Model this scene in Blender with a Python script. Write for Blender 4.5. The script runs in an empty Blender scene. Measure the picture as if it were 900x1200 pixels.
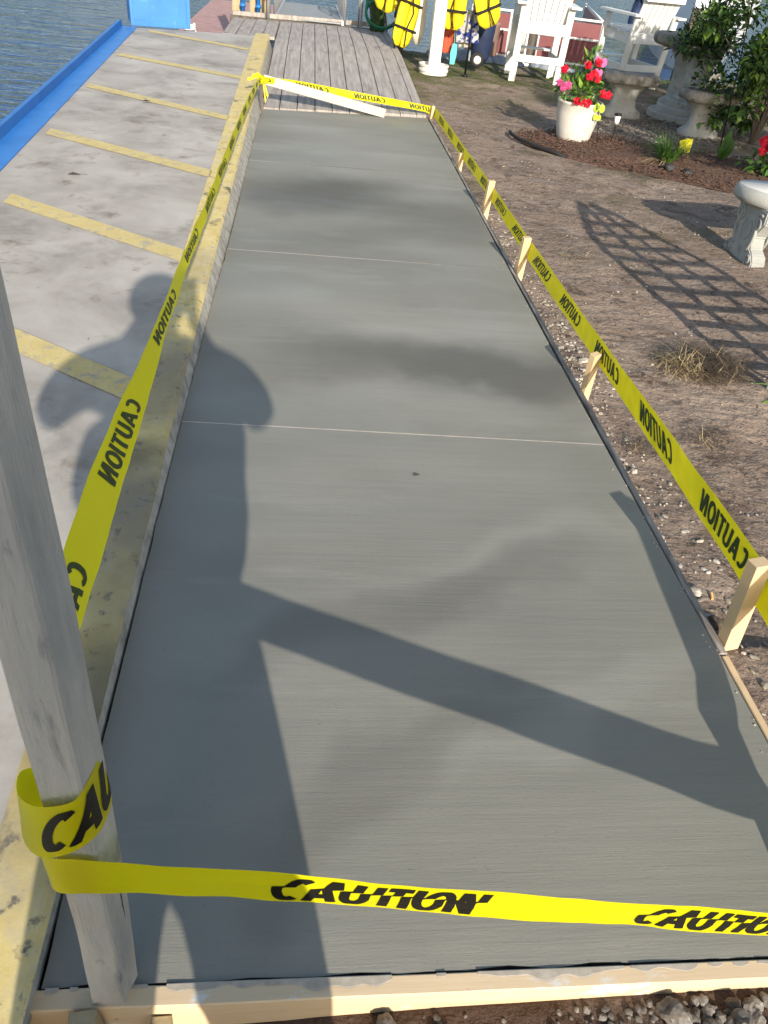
import bpy, bmesh, math, random
from mathutils import Vector, Matrix, noise
R = math.radians
rnd = random.Random(7)
scene = bpy.context.scene
COL = scene.collection
V = Vector

# ------------------------------------------------------------------ materials
def srgb(r, g, b):
    f = lambda c: ((c/255.)/12.92 if c/255. <= .04045 else ((c/255.+.055)/1.055)**2.4)
    return (f(r), f(g), f(b), 1)

def mat(name, cols, scale=4, detail=8, rough=.8, bumps=(), stretch=(1,1,1), pos=None, spec=.3, transl=0, patches=(), coat=0, metal=0, dist=0, rrange=None):
    """cols: list of linear colours ramped over a noise; bumps: (scale, strength, distance, stretch); patches: (colour, noise scale, lo, hi, stretch)"""
    m = bpy.data.materials.new(name); m.use_nodes = True
    nt = m.node_tree; N = nt.nodes; L = nt.links
    b = N['Principled BSDF']; out = N['Material Output']
    tc = N.new('ShaderNodeTexCoord')
    def mapped(st):
        mp = N.new('ShaderNodeMapping'); mp.inputs['Scale'].default_value = st
        L.new(tc.outputs['Object'], mp.inputs['Vector']); return mp.outputs['Vector']
    def noi(s, d, st, di=0, ro=.6):
        n = N.new('ShaderNodeTexNoise'); n.inputs['Scale'].default_value = s
        n.inputs['Detail'].default_value = d; n.inputs['Roughness'].default_value = ro
        n.inputs['Distortion'].default_value = di
        L.new(mapped(st), n.inputs['Vector']); return n.outputs['Fac']
    if len(cols) == 1:
        rgb = N.new('ShaderNodeRGB'); rgb.outputs[0].default_value = cols[0]; c = rgb.outputs[0]
    else:
        r = N.new('ShaderNodeValToRGB'); e = r.color_ramp.elements
        k = len(cols)
        ps = pos or [.32 + .36*i/(k-1) for i in range(k)]
        e[0].position = ps[0]; e[0].color = cols[0]; e[1].position = ps[-1]; e[1].color = cols[-1]
        for i in range(1, k-1):
            q = e.new(ps[i]); q.color = cols[i]
        L.new(noi(scale, detail, stretch, dist), r.inputs['Fac']); c = r.outputs['Color']
    for p in patches:
        pc, ps_, lo, hi = p[:4]; st = p[4] if len(p) > 4 else (1,1,1)
        mr = N.new('ShaderNodeMapRange'); mr.inputs['From Min'].default_value = lo; mr.inputs['From Max'].default_value = hi
        L.new(noi(ps_, 9, st, .3, .65), mr.inputs['Value'])
        mx = N.new('ShaderNodeMix'); mx.data_type = 'RGBA'
        L.new(mr.outputs['Result'], mx.inputs['Factor']); L.new(c, mx.inputs[6]); mx.inputs[7].default_value = pc
        c = mx.outputs[2]
    L.new(c, b.inputs['Base Color'])
    b.inputs['Roughness'].default_value = rough
    if rrange:
        mr = N.new('ShaderNodeMapRange'); mr.inputs['From Min'].default_value = .35; mr.inputs['From Max'].default_value = .65
        mr.inputs['To Min'].default_value = rrange[0]; mr.inputs['To Max'].default_value = rrange[1]
        L.new(noi(rrange[2], 5, rrange[3]), mr.inputs['Value']); L.new(mr.outputs['Result'], b.inputs['Roughness'])
    b.inputs['Specular IOR Level'].default_value = spec
    b.inputs['Metallic'].default_value = metal
    b.inputs['Coat Weight'].default_value = coat
    prev = None
    for (s, st, di, sx) in bumps:
        bp = N.new('ShaderNodeBump'); bp.inputs['Strength'].default_value = st; bp.inputs['Distance'].default_value = di
        L.new(noi(s, 6, sx), bp.inputs['Height'])
        if prev: L.new(prev, bp.inputs['Normal'])
        prev = bp.outputs['Normal']
    if prev: L.new(prev, b.inputs['Normal'])
    if transl:
        t = N.new('ShaderNodeBsdfTranslucent'); L.new(c, t.inputs['Color'])
        ms = N.new('ShaderNodeMixShader'); ms.inputs[0].default_value = transl
        L.new(b.outputs[0], ms.inputs[1]); L.new(t.outputs[0], ms.inputs[2]); L.new(ms.outputs[0], out.inputs['Surface'])
    return m

U = (1,1,1)
M = {}
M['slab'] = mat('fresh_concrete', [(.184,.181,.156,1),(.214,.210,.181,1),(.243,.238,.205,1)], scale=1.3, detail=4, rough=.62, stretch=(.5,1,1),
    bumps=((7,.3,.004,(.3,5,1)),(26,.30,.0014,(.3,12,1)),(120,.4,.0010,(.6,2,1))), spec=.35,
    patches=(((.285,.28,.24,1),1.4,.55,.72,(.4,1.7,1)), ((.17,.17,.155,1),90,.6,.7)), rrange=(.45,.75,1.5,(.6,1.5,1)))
def sheen_and_grime(m, spots):  # soft colour spots: painted sheen on the slab, grime on the yellow paint
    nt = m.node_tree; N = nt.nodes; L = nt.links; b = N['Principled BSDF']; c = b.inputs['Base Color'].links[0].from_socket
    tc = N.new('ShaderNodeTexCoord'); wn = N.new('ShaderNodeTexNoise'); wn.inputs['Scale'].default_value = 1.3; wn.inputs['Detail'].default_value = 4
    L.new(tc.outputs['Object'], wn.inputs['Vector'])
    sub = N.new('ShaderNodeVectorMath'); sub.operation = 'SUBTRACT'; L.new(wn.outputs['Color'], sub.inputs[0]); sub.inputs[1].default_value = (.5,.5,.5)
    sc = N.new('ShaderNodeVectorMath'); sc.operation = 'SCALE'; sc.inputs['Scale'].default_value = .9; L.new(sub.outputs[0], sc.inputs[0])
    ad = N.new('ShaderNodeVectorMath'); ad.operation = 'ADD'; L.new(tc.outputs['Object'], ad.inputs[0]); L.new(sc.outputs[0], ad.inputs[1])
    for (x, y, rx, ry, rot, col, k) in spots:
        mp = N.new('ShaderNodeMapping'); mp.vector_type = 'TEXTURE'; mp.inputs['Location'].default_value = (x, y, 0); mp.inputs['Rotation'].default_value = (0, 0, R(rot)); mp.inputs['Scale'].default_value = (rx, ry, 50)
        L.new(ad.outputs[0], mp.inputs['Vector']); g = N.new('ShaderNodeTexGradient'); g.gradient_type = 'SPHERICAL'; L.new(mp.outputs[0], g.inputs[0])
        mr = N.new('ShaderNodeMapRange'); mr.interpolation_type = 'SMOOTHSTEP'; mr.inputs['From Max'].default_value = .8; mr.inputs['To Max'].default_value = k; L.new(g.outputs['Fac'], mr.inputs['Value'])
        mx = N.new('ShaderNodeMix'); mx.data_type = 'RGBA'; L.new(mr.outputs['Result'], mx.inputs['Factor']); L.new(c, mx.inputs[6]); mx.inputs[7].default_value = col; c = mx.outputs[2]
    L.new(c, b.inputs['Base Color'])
dk = (.095,.09,.075,1); lt = (.30,.295,.26,1)  # moisture tone plus reflected light, painted into the slab as bands and streaks
sheen_and_grime(M['slab'], [(.75,2.95,1.3,.42,4,dk,.75), (.45,3.45,1.2,.38,0,lt,.45), (.55,2.62,.9,.22,3,lt,.4), (.15,5.35,.75,.75,-14,dk,.85), (.85,5.0,.7,.6,10,dk,.5), (.3,6.6,1.2,.8,0,lt,.35),
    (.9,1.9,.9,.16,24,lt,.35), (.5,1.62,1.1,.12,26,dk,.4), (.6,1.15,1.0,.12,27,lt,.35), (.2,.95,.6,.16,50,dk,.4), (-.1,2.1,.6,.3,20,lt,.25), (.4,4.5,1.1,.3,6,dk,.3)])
M['joint'] = mat('pale_joint', [(.40,.36,.30,1),(.52,.47,.40,1)], scale=20)
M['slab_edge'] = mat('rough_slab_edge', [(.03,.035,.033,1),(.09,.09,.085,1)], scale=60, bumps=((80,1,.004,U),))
M['old'] = mat('old_concrete', [(.265,.246,.22,1),(.37,.345,.31,1),(.455,.43,.392,1)], scale=2.2, detail=12, rough=.85, dist=.4,
    bumps=((180,.5,.001,U),(12,.3,.003,U)), patches=(((.18,.16,.138,1),3,.55,.74),((.48,.455,.415,1),1.6,.55,.75),((.20,.165,.13,1),6,.60,.72),((.07,.06,.055,1),22,.69,.73),((.6,.59,.56,1),55,.70,.74)))
M['yellow'] = mat('worn_yellow_paint', [(.52,.40,.15,1),(.60,.48,.20,1),(.66,.55,.28,1)], scale=14, detail=10, rough=.7,
    bumps=((150,.5,.0012,U),), patches=(((.47,.41,.27,1),7,.50,.70),((.13,.115,.095,1),24,.58,.68),((.11,.10,.085,1),5,.60,.68,(1.6,.9,1)),((.36,.33,.26,1),11,.60,.72)))
M['yellow_faint'] = mat('faded_yellow_stripe', [(.52,.41,.16,1),(.58,.48,.22,1)], scale=14, detail=10, rough=.8,
    bumps=((150,.4,.001,U),), patches=(((.34,.31,.25,1),16,.53,.66),((.36,.33,.28,1),70,.55,.65)))
M['kerb_face'] = mat('rough_kerb_face', [(.22,.21,.19,1),(.36,.34,.30,1),(.48,.46,.41,1)], scale=18, rough=.9, bumps=((40,.7,.003,U),))
M['dirt'] = None
M['pine'] = mat('raw_pine', [(.55,.39,.22,1),(.66,.50,.31,1)], scale=5, stretch=(1,1,.3), rough=.7, bumps=((60,.3,.001,(6,6,.3)),), patches=(((.42,.27,.13,1),14,.62,.7,(3,3,.4)),))
M['pine_x'] = mat('raw_pine_board', [(.56,.42,.26,1),(.68,.54,.36,1)], scale=6, stretch=(.15,3,6), rough=.7, bumps=((40,.3,.001,(.3,6,6)),),
    patches=(((.62,.60,.55,1),9,.55,.6,(.6,1,1.5)),((.22,.21,.2,1),20,.66,.7,(.6,1,1))))
M['smear'] = mat('dried_cement_smear', [(.30,.27,.22,1),(.46,.41,.34,1)], scale=30, rough=.95, bumps=((90,.4,.001,U),))
M['dirty_board'] = mat('cement_stained_board', [(.12,.105,.09,1),(.26,.23,.20,1),(.42,.39,.35,1)], scale=9, stretch=(4,.6,2), rough=.85, bumps=((40,.6,.002,(4,.7,2)),))
M['grey_wood'] = mat('weathered_post_wood', [(.35,.355,.35,1),(.47,.465,.44,1),(.58,.55,.505,1)], scale=7, stretch=(2.5,2.5,.35), detail=12, rough=.85,
    bumps=((22,1,.006,(7,7,.35)),(70,.6,.0015,(3,3,.4)),(160,.4,.001,U)), patches=(((.10,.09,.08,1),11,.66,.69,(5,5,.22)),((.13,.10,.08,1),5,.70,.73),((.15,.14,.13,1),16,.62,.70,(1.5,1.5,.5)),((.50,.42,.33,1),5,.55,.72,(1,1,.5)),((.22,.23,.24,1),9,.56,.66,(1.5,1.5,.35))))
M['deck_wood'] = mat('weathered_deck', [(.25,.22,.20,1),(.34,.31,.285,1),(.42,.39,.365,1)], scale=6, stretch=(5,.35,1), detail=12, rough=.85,
    bumps=((25,.7,.003,(7,.35,1)),), patches=(((.16,.14,.125,1),5,.58,.72,(1.2,.5,1)),))
M['deck_pale'] = mat('pale_board', [(.42,.38,.34,1),(.52,.48,.43,1)], scale=6, stretch=(.4,4,4), rough=.8)
M['dark_wood'] = mat('dark_timber', [(.07,.06,.05,1),(.14,.12,.10,1)], scale=6, stretch=(3,3,.4), bumps=((30,.6,.003,(4,4,.4)),))
M['tan_wood'] = mat('treated_timber', [(.30,.24,.14,1),(.42,.34,.21,1)], scale=6, stretch=(3,3,.4), bumps=((30,.6,.003,(4,4,.4)),))
M['tape'] = mat('yellow_tape', [(.78,.71,.008,1),(.83,.76,.012,1)], scale=4, rough=.38, spec=.4, transl=.46, bumps=((7,.35,.006,(1,1,1)),(3,.35,.01,(1,1,3))))
M['tape_back'] = mat('yellow_tape_reverse', [(.76,.70,.03,1),(.82,.76,.05,1)], scale=4, rough=.4, spec=.45, transl=.18, bumps=((7,.35,.006,(1,1,1)),))
M['ink'] = mat('black_ink', [(.010,.010,.008,1)], rough=.45)
M['ink_thru'] = mat('ink_through_tape', [(.035,.055,.012,1)], rough=.5)
M['blue'] = mat('blue_steel_paint', [(.018,.15,.46,1),(.028,.19,.56,1)], scale=5, rough=.45, spec=.5, bumps=((6,.3,.004,U),(90,.2,.001,U)), patches=(((.12,.30,.55,1),9,.60,.72),((.10,.08,.06,1),30,.70,.74)))
M['blue_dark'] = mat('blue_lip_paint', [(.022,.13,.40,1),(.03,.17,.48,1)], scale=5, rough=.5, bumps=((30,.3,.002,U),), patches=(((.10,.22,.42,1),8,.60,.72),))
M['white'] = mat('white_plastic', [(.64,.64,.625,1),(.72,.72,.70,1)], scale=6, rough=.45, spec=.4, patches=(((.5,.48,.44,1),8,.66,.8),))
M['pot'] = mat('cream_pot', [(.56,.53,.48,1),(.64,.61,.56,1)], scale=8, rough=.6, patches=(((.36,.30,.24,1),7,.56,.75),))
M['stone'] = mat('mottled_cast_stone', [(.10,.095,.085,1),(.20,.19,.17,1),(.30,.285,.255,1)], scale=9, detail=12, rough=.9, bumps=((30,.8,.006,U),(120,.5,.002,U)), patches=(((.05,.05,.045,1),14,.58,.7),((.36,.30,.27,1),6,.6,.75)))
M['stone_pale'] = mat('pale_cast_stone', [(.28,.29,.28,1),(.38,.385,.37,1)], scale=7, rough=.85, bumps=((60,.5,.003,U),), patches=(((.18,.185,.18,1),9,.55,.7),))
M['stone_sunlit'] = mat('painted_sunlit_stone', [(.50,.49,.46,1),(.62,.61,.58,1)], scale=6, rough=.8, bumps=((80,.3,.002,U),))  # sunlight on the bench top put into a paler stone colour
M['alu'] = mat('aluminium', [(.52,.53,.54,1),(.62,.63,.64,1)], scale=6, rough=.38, metal=.7)
M['grate'] = mat('ribbed_gangway', [(.22,.23,.23,1),(.32,.33,.33,1)], scale=8, rough=.6)
M['black'] = mat('black_metal', [(.012,.012,.013,1)], rough=.5)
M['rubber'] = mat('black_rubber', [(.02,.02,.021,1)], rough=.8)
M['green_hose'] = mat('green_hose', [(.01,.13,.07,1)], rough=.4)
M['red'] = mat('red_paint', [(.60,.02,.02,1)], rough=.35)
M['vest'] = mat('yellow_vest_cloth', [(.80,.62,.01,1),(.86,.70,.02,1)], scale=7, rough=.7, bumps=((12,.6,.01,U),))
M['strap'] = mat('black_webbing', [(.015,.015,.015,1)], rough=.8)
M['navy'] = mat('navy_cover', [(.012,.022,.06,1),(.02,.035,.09,1)], scale=5, rough=.6, bumps=((6,.6,.02,U),))
M['cream'] = mat('cream_board', [(.66,.61,.50,1),(.74,.70,.60,1)], scale=5, rough=.5)
M['orange'] = mat('salmon_cloth', [(.70,.17,.09,1)], rough=.8, bumps=((12,.6,.01,U),))
M['bluewhite'] = mat('blue_and_white_cloth', [(.03,.06,.35,1),(.70,.70,.68,1)], scale=9, pos=[.47,.5], rough=.8)
M['teal'] = mat('teal_rubber', [(.10,.45,.50,1)], rough=.6)
M['maroon'] = mat('maroon_panel', [(.16,.055,.06,1),(.22,.08,.085,1)], scale=3, rough=.4)
M['boat_floor'] = mat('boat_floor', [(.33,.20,.19,1),(.42,.27,.25,1)], scale=6)
M['tan_barrel'] = mat('brown_vinyl', [(.17,.11,.09,1),(.24,.16,.13,1)], scale=6)
M['water'] = None
M['leaf'] = mat('leaf_green', [(.035,.09,.014,1),(.07,.16,.025,1),(.13,.24,.05,1)], scale=14, rough=.45, spec=.5, transl=.3)
M['leaf_lime'] = mat('leaf_lime', [(.16,.30,.04,1),(.26,.40,.07,1)], scale=14, rough=.45, transl=.3)
M['leaf_dark'] = mat('leaf_dark', [(.012,.028,.012,1),(.03,.06,.018,1),(.05,.10,.02,1)], scale=12, rough=.5, transl=.2)
M['petal_red'] = mat('red_petals', [(.42,.003,.015,1),(.58,.01,.04,1)], scale=30, rough=.5, transl=.3)
M['petal_pink'] = mat('pink_petals', [(.45,.04,.18,1),(.58,.11,.28,1)], scale=30, rough=.5, transl=.3)
M['lime_plastic'] = mat('lime_plastic', [(.42,.55,.05,1)], rough=.5, transl=.2)
M['magenta'] = mat('magenta_plastic', [(.62,.13,.38,1)], rough=.4, transl=.2)
M['yellow_leaf'] = mat('yellow_sign', [(.85,.80,.03,1)], rough=.5)
M['mulch'] = mat('red_brown_mulch', [(.045,.026,.018,1),(.10,.055,.038,1),(.20,.125,.09,1)], scale=40, rough=.95, bumps=((40,1,.012,U),))
M['straw'] = mat('dry_straw', [(.25,.18,.09,1),(.42,.33,.18,1),(.55,.45,.27,1)], scale=20, rough=.8)
M['root'] = mat('dark_roots', [(.05,.04,.03,1),(.10,.075,.055,1)], scale=20, rough=.9)
M['grass'] = mat('lawn_blades', [(.06,.10,.02,1),(.13,.18,.04,1),(.24,.24,.08,1)], scale=5, rough=.6, transl=.3)
M['shell'] = mat('shell_and_gravel', [(.15,.13,.105,1),(.33,.30,.25,1),(.56,.53,.48,1)], scale=11, rough=.8)
M['rock'] = mat('rubble', [(.055,.045,.035,1),(.13,.115,.10,1),(.30,.285,.26,1)], scale=22, rough=.9, bumps=((50,.8,.004,U),))
M['riprap'] = mat('blue_grey_rock', [(.17,.20,.24,1),(.30,.33,.37,1)], scale=9, rough=.85, bumps=((20,.8,.01,U),))
M['black_rock'] = mat('black_stone', [(.015,.015,.016,1),(.05,.05,.052,1)], scale=12, rough=.6, bumps=((20,.8,.01,U),))
M['glass'] = mat('clear_lamp_plastic', [(.65,.68,.70,1)], rough=.15, spec=.6)
M['hull'] = mat('white_hull', [(.68,.70,.72,1),(.75,.77,.79,1)], scale=3, rough=.3)
M['skin'] = mat('skin', [(.45,.26,.18,1)], rough=.6)
M['shirt'] = mat('grey_shirt', [(.12,.14,.18,1)], rough=.9)
M['trousers'] = mat('dark_trousers', [(.04,.045,.06,1)], rough=.9)
M['hair'] = mat('dark_hair', [(.03,.02,.015,1)], rough=.7)
M['cig'] = mat('cork_filter', [(.70,.42,.16,1)], rough=.8)
M['bucket'] = mat('white_bucket', [(.62,.60,.56,1),(.72,.70,.66,1)], scale=9, rough=.6, patches=(((.4,.36,.3,1),10,.6,.75),))

def dirt_material():
    m = bpy.data.materials.new('sandy_dirt'); m.use_nodes = True
    nt = m.node_tree; N = nt.nodes; L = nt.links; b = N['Principled BSDF']
    tc = N.new('ShaderNodeTexCoord'); P = tc.outputs['Object']
    def noi(s, d=10, ro=.65, di=0, st=None):
        n = N.new('ShaderNodeTexNoise'); n.inputs['Scale'].default_value = s; n.inputs['Detail'].default_value = d
        n.inputs['Roughness'].default_value = ro; n.inputs['Distortion'].default_value = di
        if st:
            mp = N.new('ShaderNodeMapping'); mp.inputs['Scale'].default_value = st; mp.inputs['Rotation'].default_value = (0,0,R(-8))
            L.new(P, mp.inputs['Vector']); L.new(mp.outputs['Vector'], n.inputs['Vector'])
        else: L.new(P, n.inputs['Vector'])
        return n.outputs['Fac']
    def mr(v, a, c, lo=0, hi=1):
        q = N.new('ShaderNodeMapRange'); q.inputs['From Min'].default_value = a; q.inputs['From Max'].default_value = c
        q.inputs['To Min'].default_value = lo; q.inputs['To Max'].default_value = hi; L.new(v, q.inputs['Value']); return q.outputs['Result']
    def mix(f, a, c):
        q = N.new('ShaderNodeMix'); q.data_type = 'RGBA'; L.new(f, q.inputs['Factor']) 
        if isinstance(a, tuple): q.inputs[6].default_value = a
        else: L.new(a, q.inputs[6])
        if isinstance(c, tuple): q.inputs[7].default_value = c
        else: L.new(c, q.inputs[7])
        return q.outputs[2]
    def mul(a, c):
        q = N.new('ShaderNodeMath'); q.operation = 'MULTIPLY'; L.new(a, q.inputs[0]); L.new(c, q.inputs[1]); return q.outputs[0]
    c = mix(mr(noi(1.6), .35, .68), (.172,.128,.100,1), (.325,.250,.198,1))
    c = mix(mr(noi(7), .45, .75), c, (.33,.265,.215,1))
    c = mix(mr(noi(4, 10, .7, 1), .52, .66), c, (.09,.065,.052,1))
    c = mix(mr(noi(26), .58, .66), c, (.085,.065,.052,1)); c = mix(mr(noi(48), .57, .66), c, (.36,.30,.25,1))
    c = mix(mr(noi(60), .66, .70), c, (.42,.37,.31,1))
    # darker brown soil near the front form board
    sx = N.new('ShaderNodeSeparateXYZ'); L.new(P, sx.inputs[0])
    ny = N.new('ShaderNodeMath'); ny.operation = 'ADD'; L.new(sx.outputs['Y'], ny.inputs[0]); L.new(mr(noi(3), 0, 1, -.5, .5), ny.inputs[1])
    c = mix(mr(ny.outputs[0], 1.1, .55), c, (.085,.055,.04,1))
    # worn lawn towards the water
    g = mr(ny.outputs[0], 9.2, 11.5)
    c = mix(mul(g, mr(noi(1.8), .42, .56)), c, (.075,.09,.028,1))
    # mossy film in the middle of the bare yard
    c = mix(mul(mr(ny.outputs[0], 3.5, 6), mr(noi(.9), .52, .64, 0, .75)), c, (.12,.105,.045,1))
    L.new(c, b.inputs['Base Color']); b.inputs['Roughness'].default_value = .95; b.inputs['Specular IOR Level'].default_value = .15
    prev = None
    for s, st, di, sc in ((3,.6,.05,None),(13,.9,.028,None),(5,.4,.014,(1.2,6,1)),(38,1,.014,None),(110,.9,.005,None)):
        bp = N.new('ShaderNodeBump'); bp.inputs['Strength'].default_value = st; bp.inputs['Distance'].default_value = di
        L.new(noi(s, 6, .6, .3 if sc else 0, sc), bp.inputs['Height'])
        if prev: L.new(prev, bp.inputs['Normal'])
        prev = bp.outputs['Normal']
    L.new(prev, b.inputs['Normal'])
    return m
M['dirt'] = dirt_material()
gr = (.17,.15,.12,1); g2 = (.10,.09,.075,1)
sheen_and_grime(M['yellow'], [(-.50,2.75,.30,.42,0,gr,.7), (-.48,1.75,.30,.55,0,gr,.8), (-.47,1.15,.25,.35,0,g2,.8), (-.5,2.2,.25,.25,0,g2,.7), (-.5,.75,.3,.25,0,gr,.5), (-.5,3.6,.25,.3,0,gr,.35)])

def water_material():
    m = bpy.data.materials.new('canal_water'); m.use_nodes = True
    nt = m.node_tree; N = nt.nodes; L = nt.links; b = N['Principled BSDF']
    b.inputs['Base Color'].default_value = (.022,.065,.17,1); b.inputs['Roughness'].default_value = .08; b.inputs['IOR'].default_value = 1.33
    tc = N.new('ShaderNodeTexCoord'); prev = None
    for s, st, di, sc in ((1.1,1,.16,(1,2.8,1)),(3.2,1,.05,(1,2.4,1)),(9,.7,.012,(1,2,1))):
        mp = N.new('ShaderNodeMapping'); mp.inputs['Scale'].default_value = sc; mp.inputs['Rotation'].default_value = (0,0,R(10))
        L.new(tc.outputs['Object'], mp.inputs['Vector'])
        n = N.new('ShaderNodeTexNoise'); n.inputs['Scale'].default_value = s; n.inputs['Detail'].default_value = 4; n.inputs['Distortion'].default_value = .5
        L.new(mp.outputs['Vector'], n.inputs['Vector'])
        bp = N.new('ShaderNodeBump'); bp.inputs['Strength'].default_value = st; bp.inputs['Distance'].default_value = di
        L.new(n.outputs['Fac'], bp.inputs['Height'])
        if prev: L.new(prev, bp.inputs['Normal'])
        prev = bp.outputs['Normal']
    L.new(prev, b.inputs['Normal'])
    return m
M['water'] = water_material()

# ------------------------------------------------------------------ helpers
def link(name, bm, m, parent=None, smooth=False):
    me = bpy.data.meshes.new(name)
    bmesh.ops.recalc_face_normals(bm, faces=bm.faces) if getattr(bm, '_rn', False) else None
    bm.to_mesh(me); bm.free()
    for x in (m if isinstance(m, (list, tuple)) else [m]): me.materials.append(x)
    if smooth:
        for p in me.polygons: p.use_smooth = True
    o = bpy.data.objects.new(name, me); COL.objects.link(o)
    if parent: o.parent = parent
    return o
def tag(o, label=None, cat=None, group=None, kind=None):
    if label: o['label'] = label
    if cat: o['category'] = cat
    if group: o['group'] = group
    if kind: o['kind'] = kind
    return o
def empty(name, loc, label, cat, group=None, rz=0):
    o = bpy.data.objects.new(name, None); COL.objects.link(o); o.location = loc; o.rotation_euler = (0,0,rz); o.empty_display_size = .1
    return tag(o, label, cat, group)
def copy_tree(o, parent=None):
    c = o.copy(); COL.objects.link(c); c.parent = parent
    for ch in list(o.children): copy_tree(ch, c)
    return c
def box(bm, c, s, rot=None, bev=0, taper=None):
    """box centre c, size s"""
    r = bmesh.ops.create_cube(bm, size=1); vs = r['verts']
    for v in vs: v.co = V((v.co.x*s[0], v.co.y*s[1], v.co.z*s[2]))
    if bev:
        es = list({e for v in vs for e in v.link_edges})
        g = bmesh.ops.bevel(bm, geom=es, offset=bev, segments=2, affect='EDGES'); vs = list({v for f in g['faces'] for v in f.verts} | {v for v in vs if v.is_valid})
    T = Matrix.Translation(V(c)) @ (rot.to_4x4() if rot else Matrix.Identity(4))
    for v in vs: v.co = T @ v.co
    return vs
def beam(bm, a, b, w, d, up=(0,0,1), bev=0):
    """rectangular beam from a to b, w across, d along the up direction"""
    a, b = V(a), V(b); z = (b-a).normalized(); x = z.cross(V(up))
    if x.length < 1e-4: x = z.cross(V((0,1,0)))
    x.normalize(); y = x.cross(z)*-1
    y = z.cross(x)
    rot = Matrix((x, y, z)).transposed()
    return box(bm, (a+b)/2, (w, d, (b-a).length), rot, bev)
def tube(bm, pts, r, n=8, cap=True):
    pts = [V(p) for p in pts]; rings = []; rr = r if isinstance(r, (list, tuple)) else [r]*len(pts)
    ref = None
    for i, p in enumerate(pts):
        t = (pts[min(i+1, len(pts)-1)] - pts[max(i-1, 0)]).normalized()
        if ref is None: ref = t.orthogonal().normalized()
        ref = (ref - t*ref.dot(t)).normalized(); w = t.cross(ref)
        rings.append([bm.verts.new(p + (ref*math.cos(2*math.pi*k/n) + w*math.sin(2*math.pi*k/n))*rr[i]) for k in range(n)])
    for a, b in zip(rings, rings[1:]):
        for k in range(n): bm.faces.new((a[k], a[(k+1)%n], b[(k+1)%n], b[k]))
    if cap: bm.faces.new(rings[0][::-1]); bm.faces.new(rings[-1])
def lathe(bm, prof, c=(0,0,0), n=24, cap=True, sx=1, sy=1):
    c = V(c); rings = []
    for r, z in prof: rings.append([bm.verts.new(c + V((r*sx*math.cos(2*math.pi*k/n), r*sy*math.sin(2*math.pi*k/n), z))) for k in range(n)])
    for a, b in zip(rings, rings[1:]):
        for k in range(n): bm.faces.new((a[k], a[(k+1)%n], b[(k+1)%n], b[k]))
    if cap: bm.faces.new(rings[0][::-1]); bm.faces.new(rings[-1])
def prism(bm, pts, z0, z1, T=None, mat_index=0):
    """extrude a 2D polygon"""
    T = T or Matrix.Identity(4)
    a = [bm.verts.new(T @ V((x, y, z0))) for x, y in pts]; b = [bm.verts.new(T @ V((x, y, z1))) for x, y in pts]
    bm.faces.new(a[::-1]); bm.faces.new(b); n = len(pts)
    for k in range(n): bm.faces.new((a[k], a[(k+1)%n], b[(k+1)%n], b[k]))
def stone(bm, c, r, sq=.7, seed=0, sub=2):
    g = bmesh.ops.create_icosphere(bm, subdivisions=sub, radius=1)
    a = rnd.random()*6.28; sx, sy = rnd.uniform(.75,1.25), rnd.uniform(.7,1.1)
    for v in g['verts']:
        p = v.co.copy(); k = 1 + .38*noise.noise(p*1.3 + V((seed*3.1, seed*1.7, 0))) + .18*noise.noise(p*3+V((seed, 0, 0)))
        p = V((p.x*sx, p.y*sy, p.z*sq))*r*k
        v.co = V(c) + V((p.x*math.cos(a)-p.y*math.sin(a), p.x*math.sin(a)+p.y*math.cos(a), p.z))
def leafq(bm, p, d, n, L, w, fold=.25, mi=0, curl=0):
    """a folded pointed leaf: p base, d direction, n normal"""
    d = V(d).normalized(); s = d.cross(V(n))
    if s.length < 1e-3: s = d.orthogonal()
    s.normalize(); n = s.cross(d)
    q = lambda t, u, h: bm.verts.new(V(p) + d*L*t + s*w*u + n*(h - curl*L*t*t))
    a = q(0,0,0); b1 = q(.45,.5,fold*w*.5); b2 = q(.45,-.5,fold*w*.5); m = q(.5,0,0); e = q(1,0,0)
    for f in ((a,m,b1),(a,b2,m),(m,e,b1),(b2,e,m)):
        bm.faces.new(f).material_index = mi
def blade(bm, p, d, L, w, droop=.5, seg=4, mi=0):
    p = V(p); d = V(d).normalized(); side = d.cross(V((0,0,1)))
    side = side.normalized() if side.length > 1e-3 else V((1,0,0))
    prev = None
    for i in range(seg+1):
        t = i/seg; q = p + d*L*t + V((d.x, d.y, 0))*L*droop*t*t*.6 - V((0,0,1))*L*droop*t*t
        ww = w*(1-t)**.6*.5 if i < seg else .0004
        a, b = bm.verts.new(q-side*ww), bm.verts.new(q+side*ww)
        if prev: bm.faces.new((prev[0], prev[1], b, a)).material_index = mi
        prev = (a, b)

# camera intrinsics measured from the slab's vanishing points
CAMM = Matrix(((0.993,-0.030,-0.115),(-0.072,0.617,-0.784),(0.094,0.787,0.610)))
H = 1.5
def fix():
    def nrm(a): return a.normalized()
    ray = lambda u, v: V(((u-450)/900., -(v-600)/900., -1))
    dy = ray(367,-108).normalized(); p2 = ray(1367,-108+120)
    up = dy.cross(p2).normalized()
    if up.y < 0: up = -up
    dx = dy.cross(up)
    return Matrix((dx, dy, up))
CAMM = fix()

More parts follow.
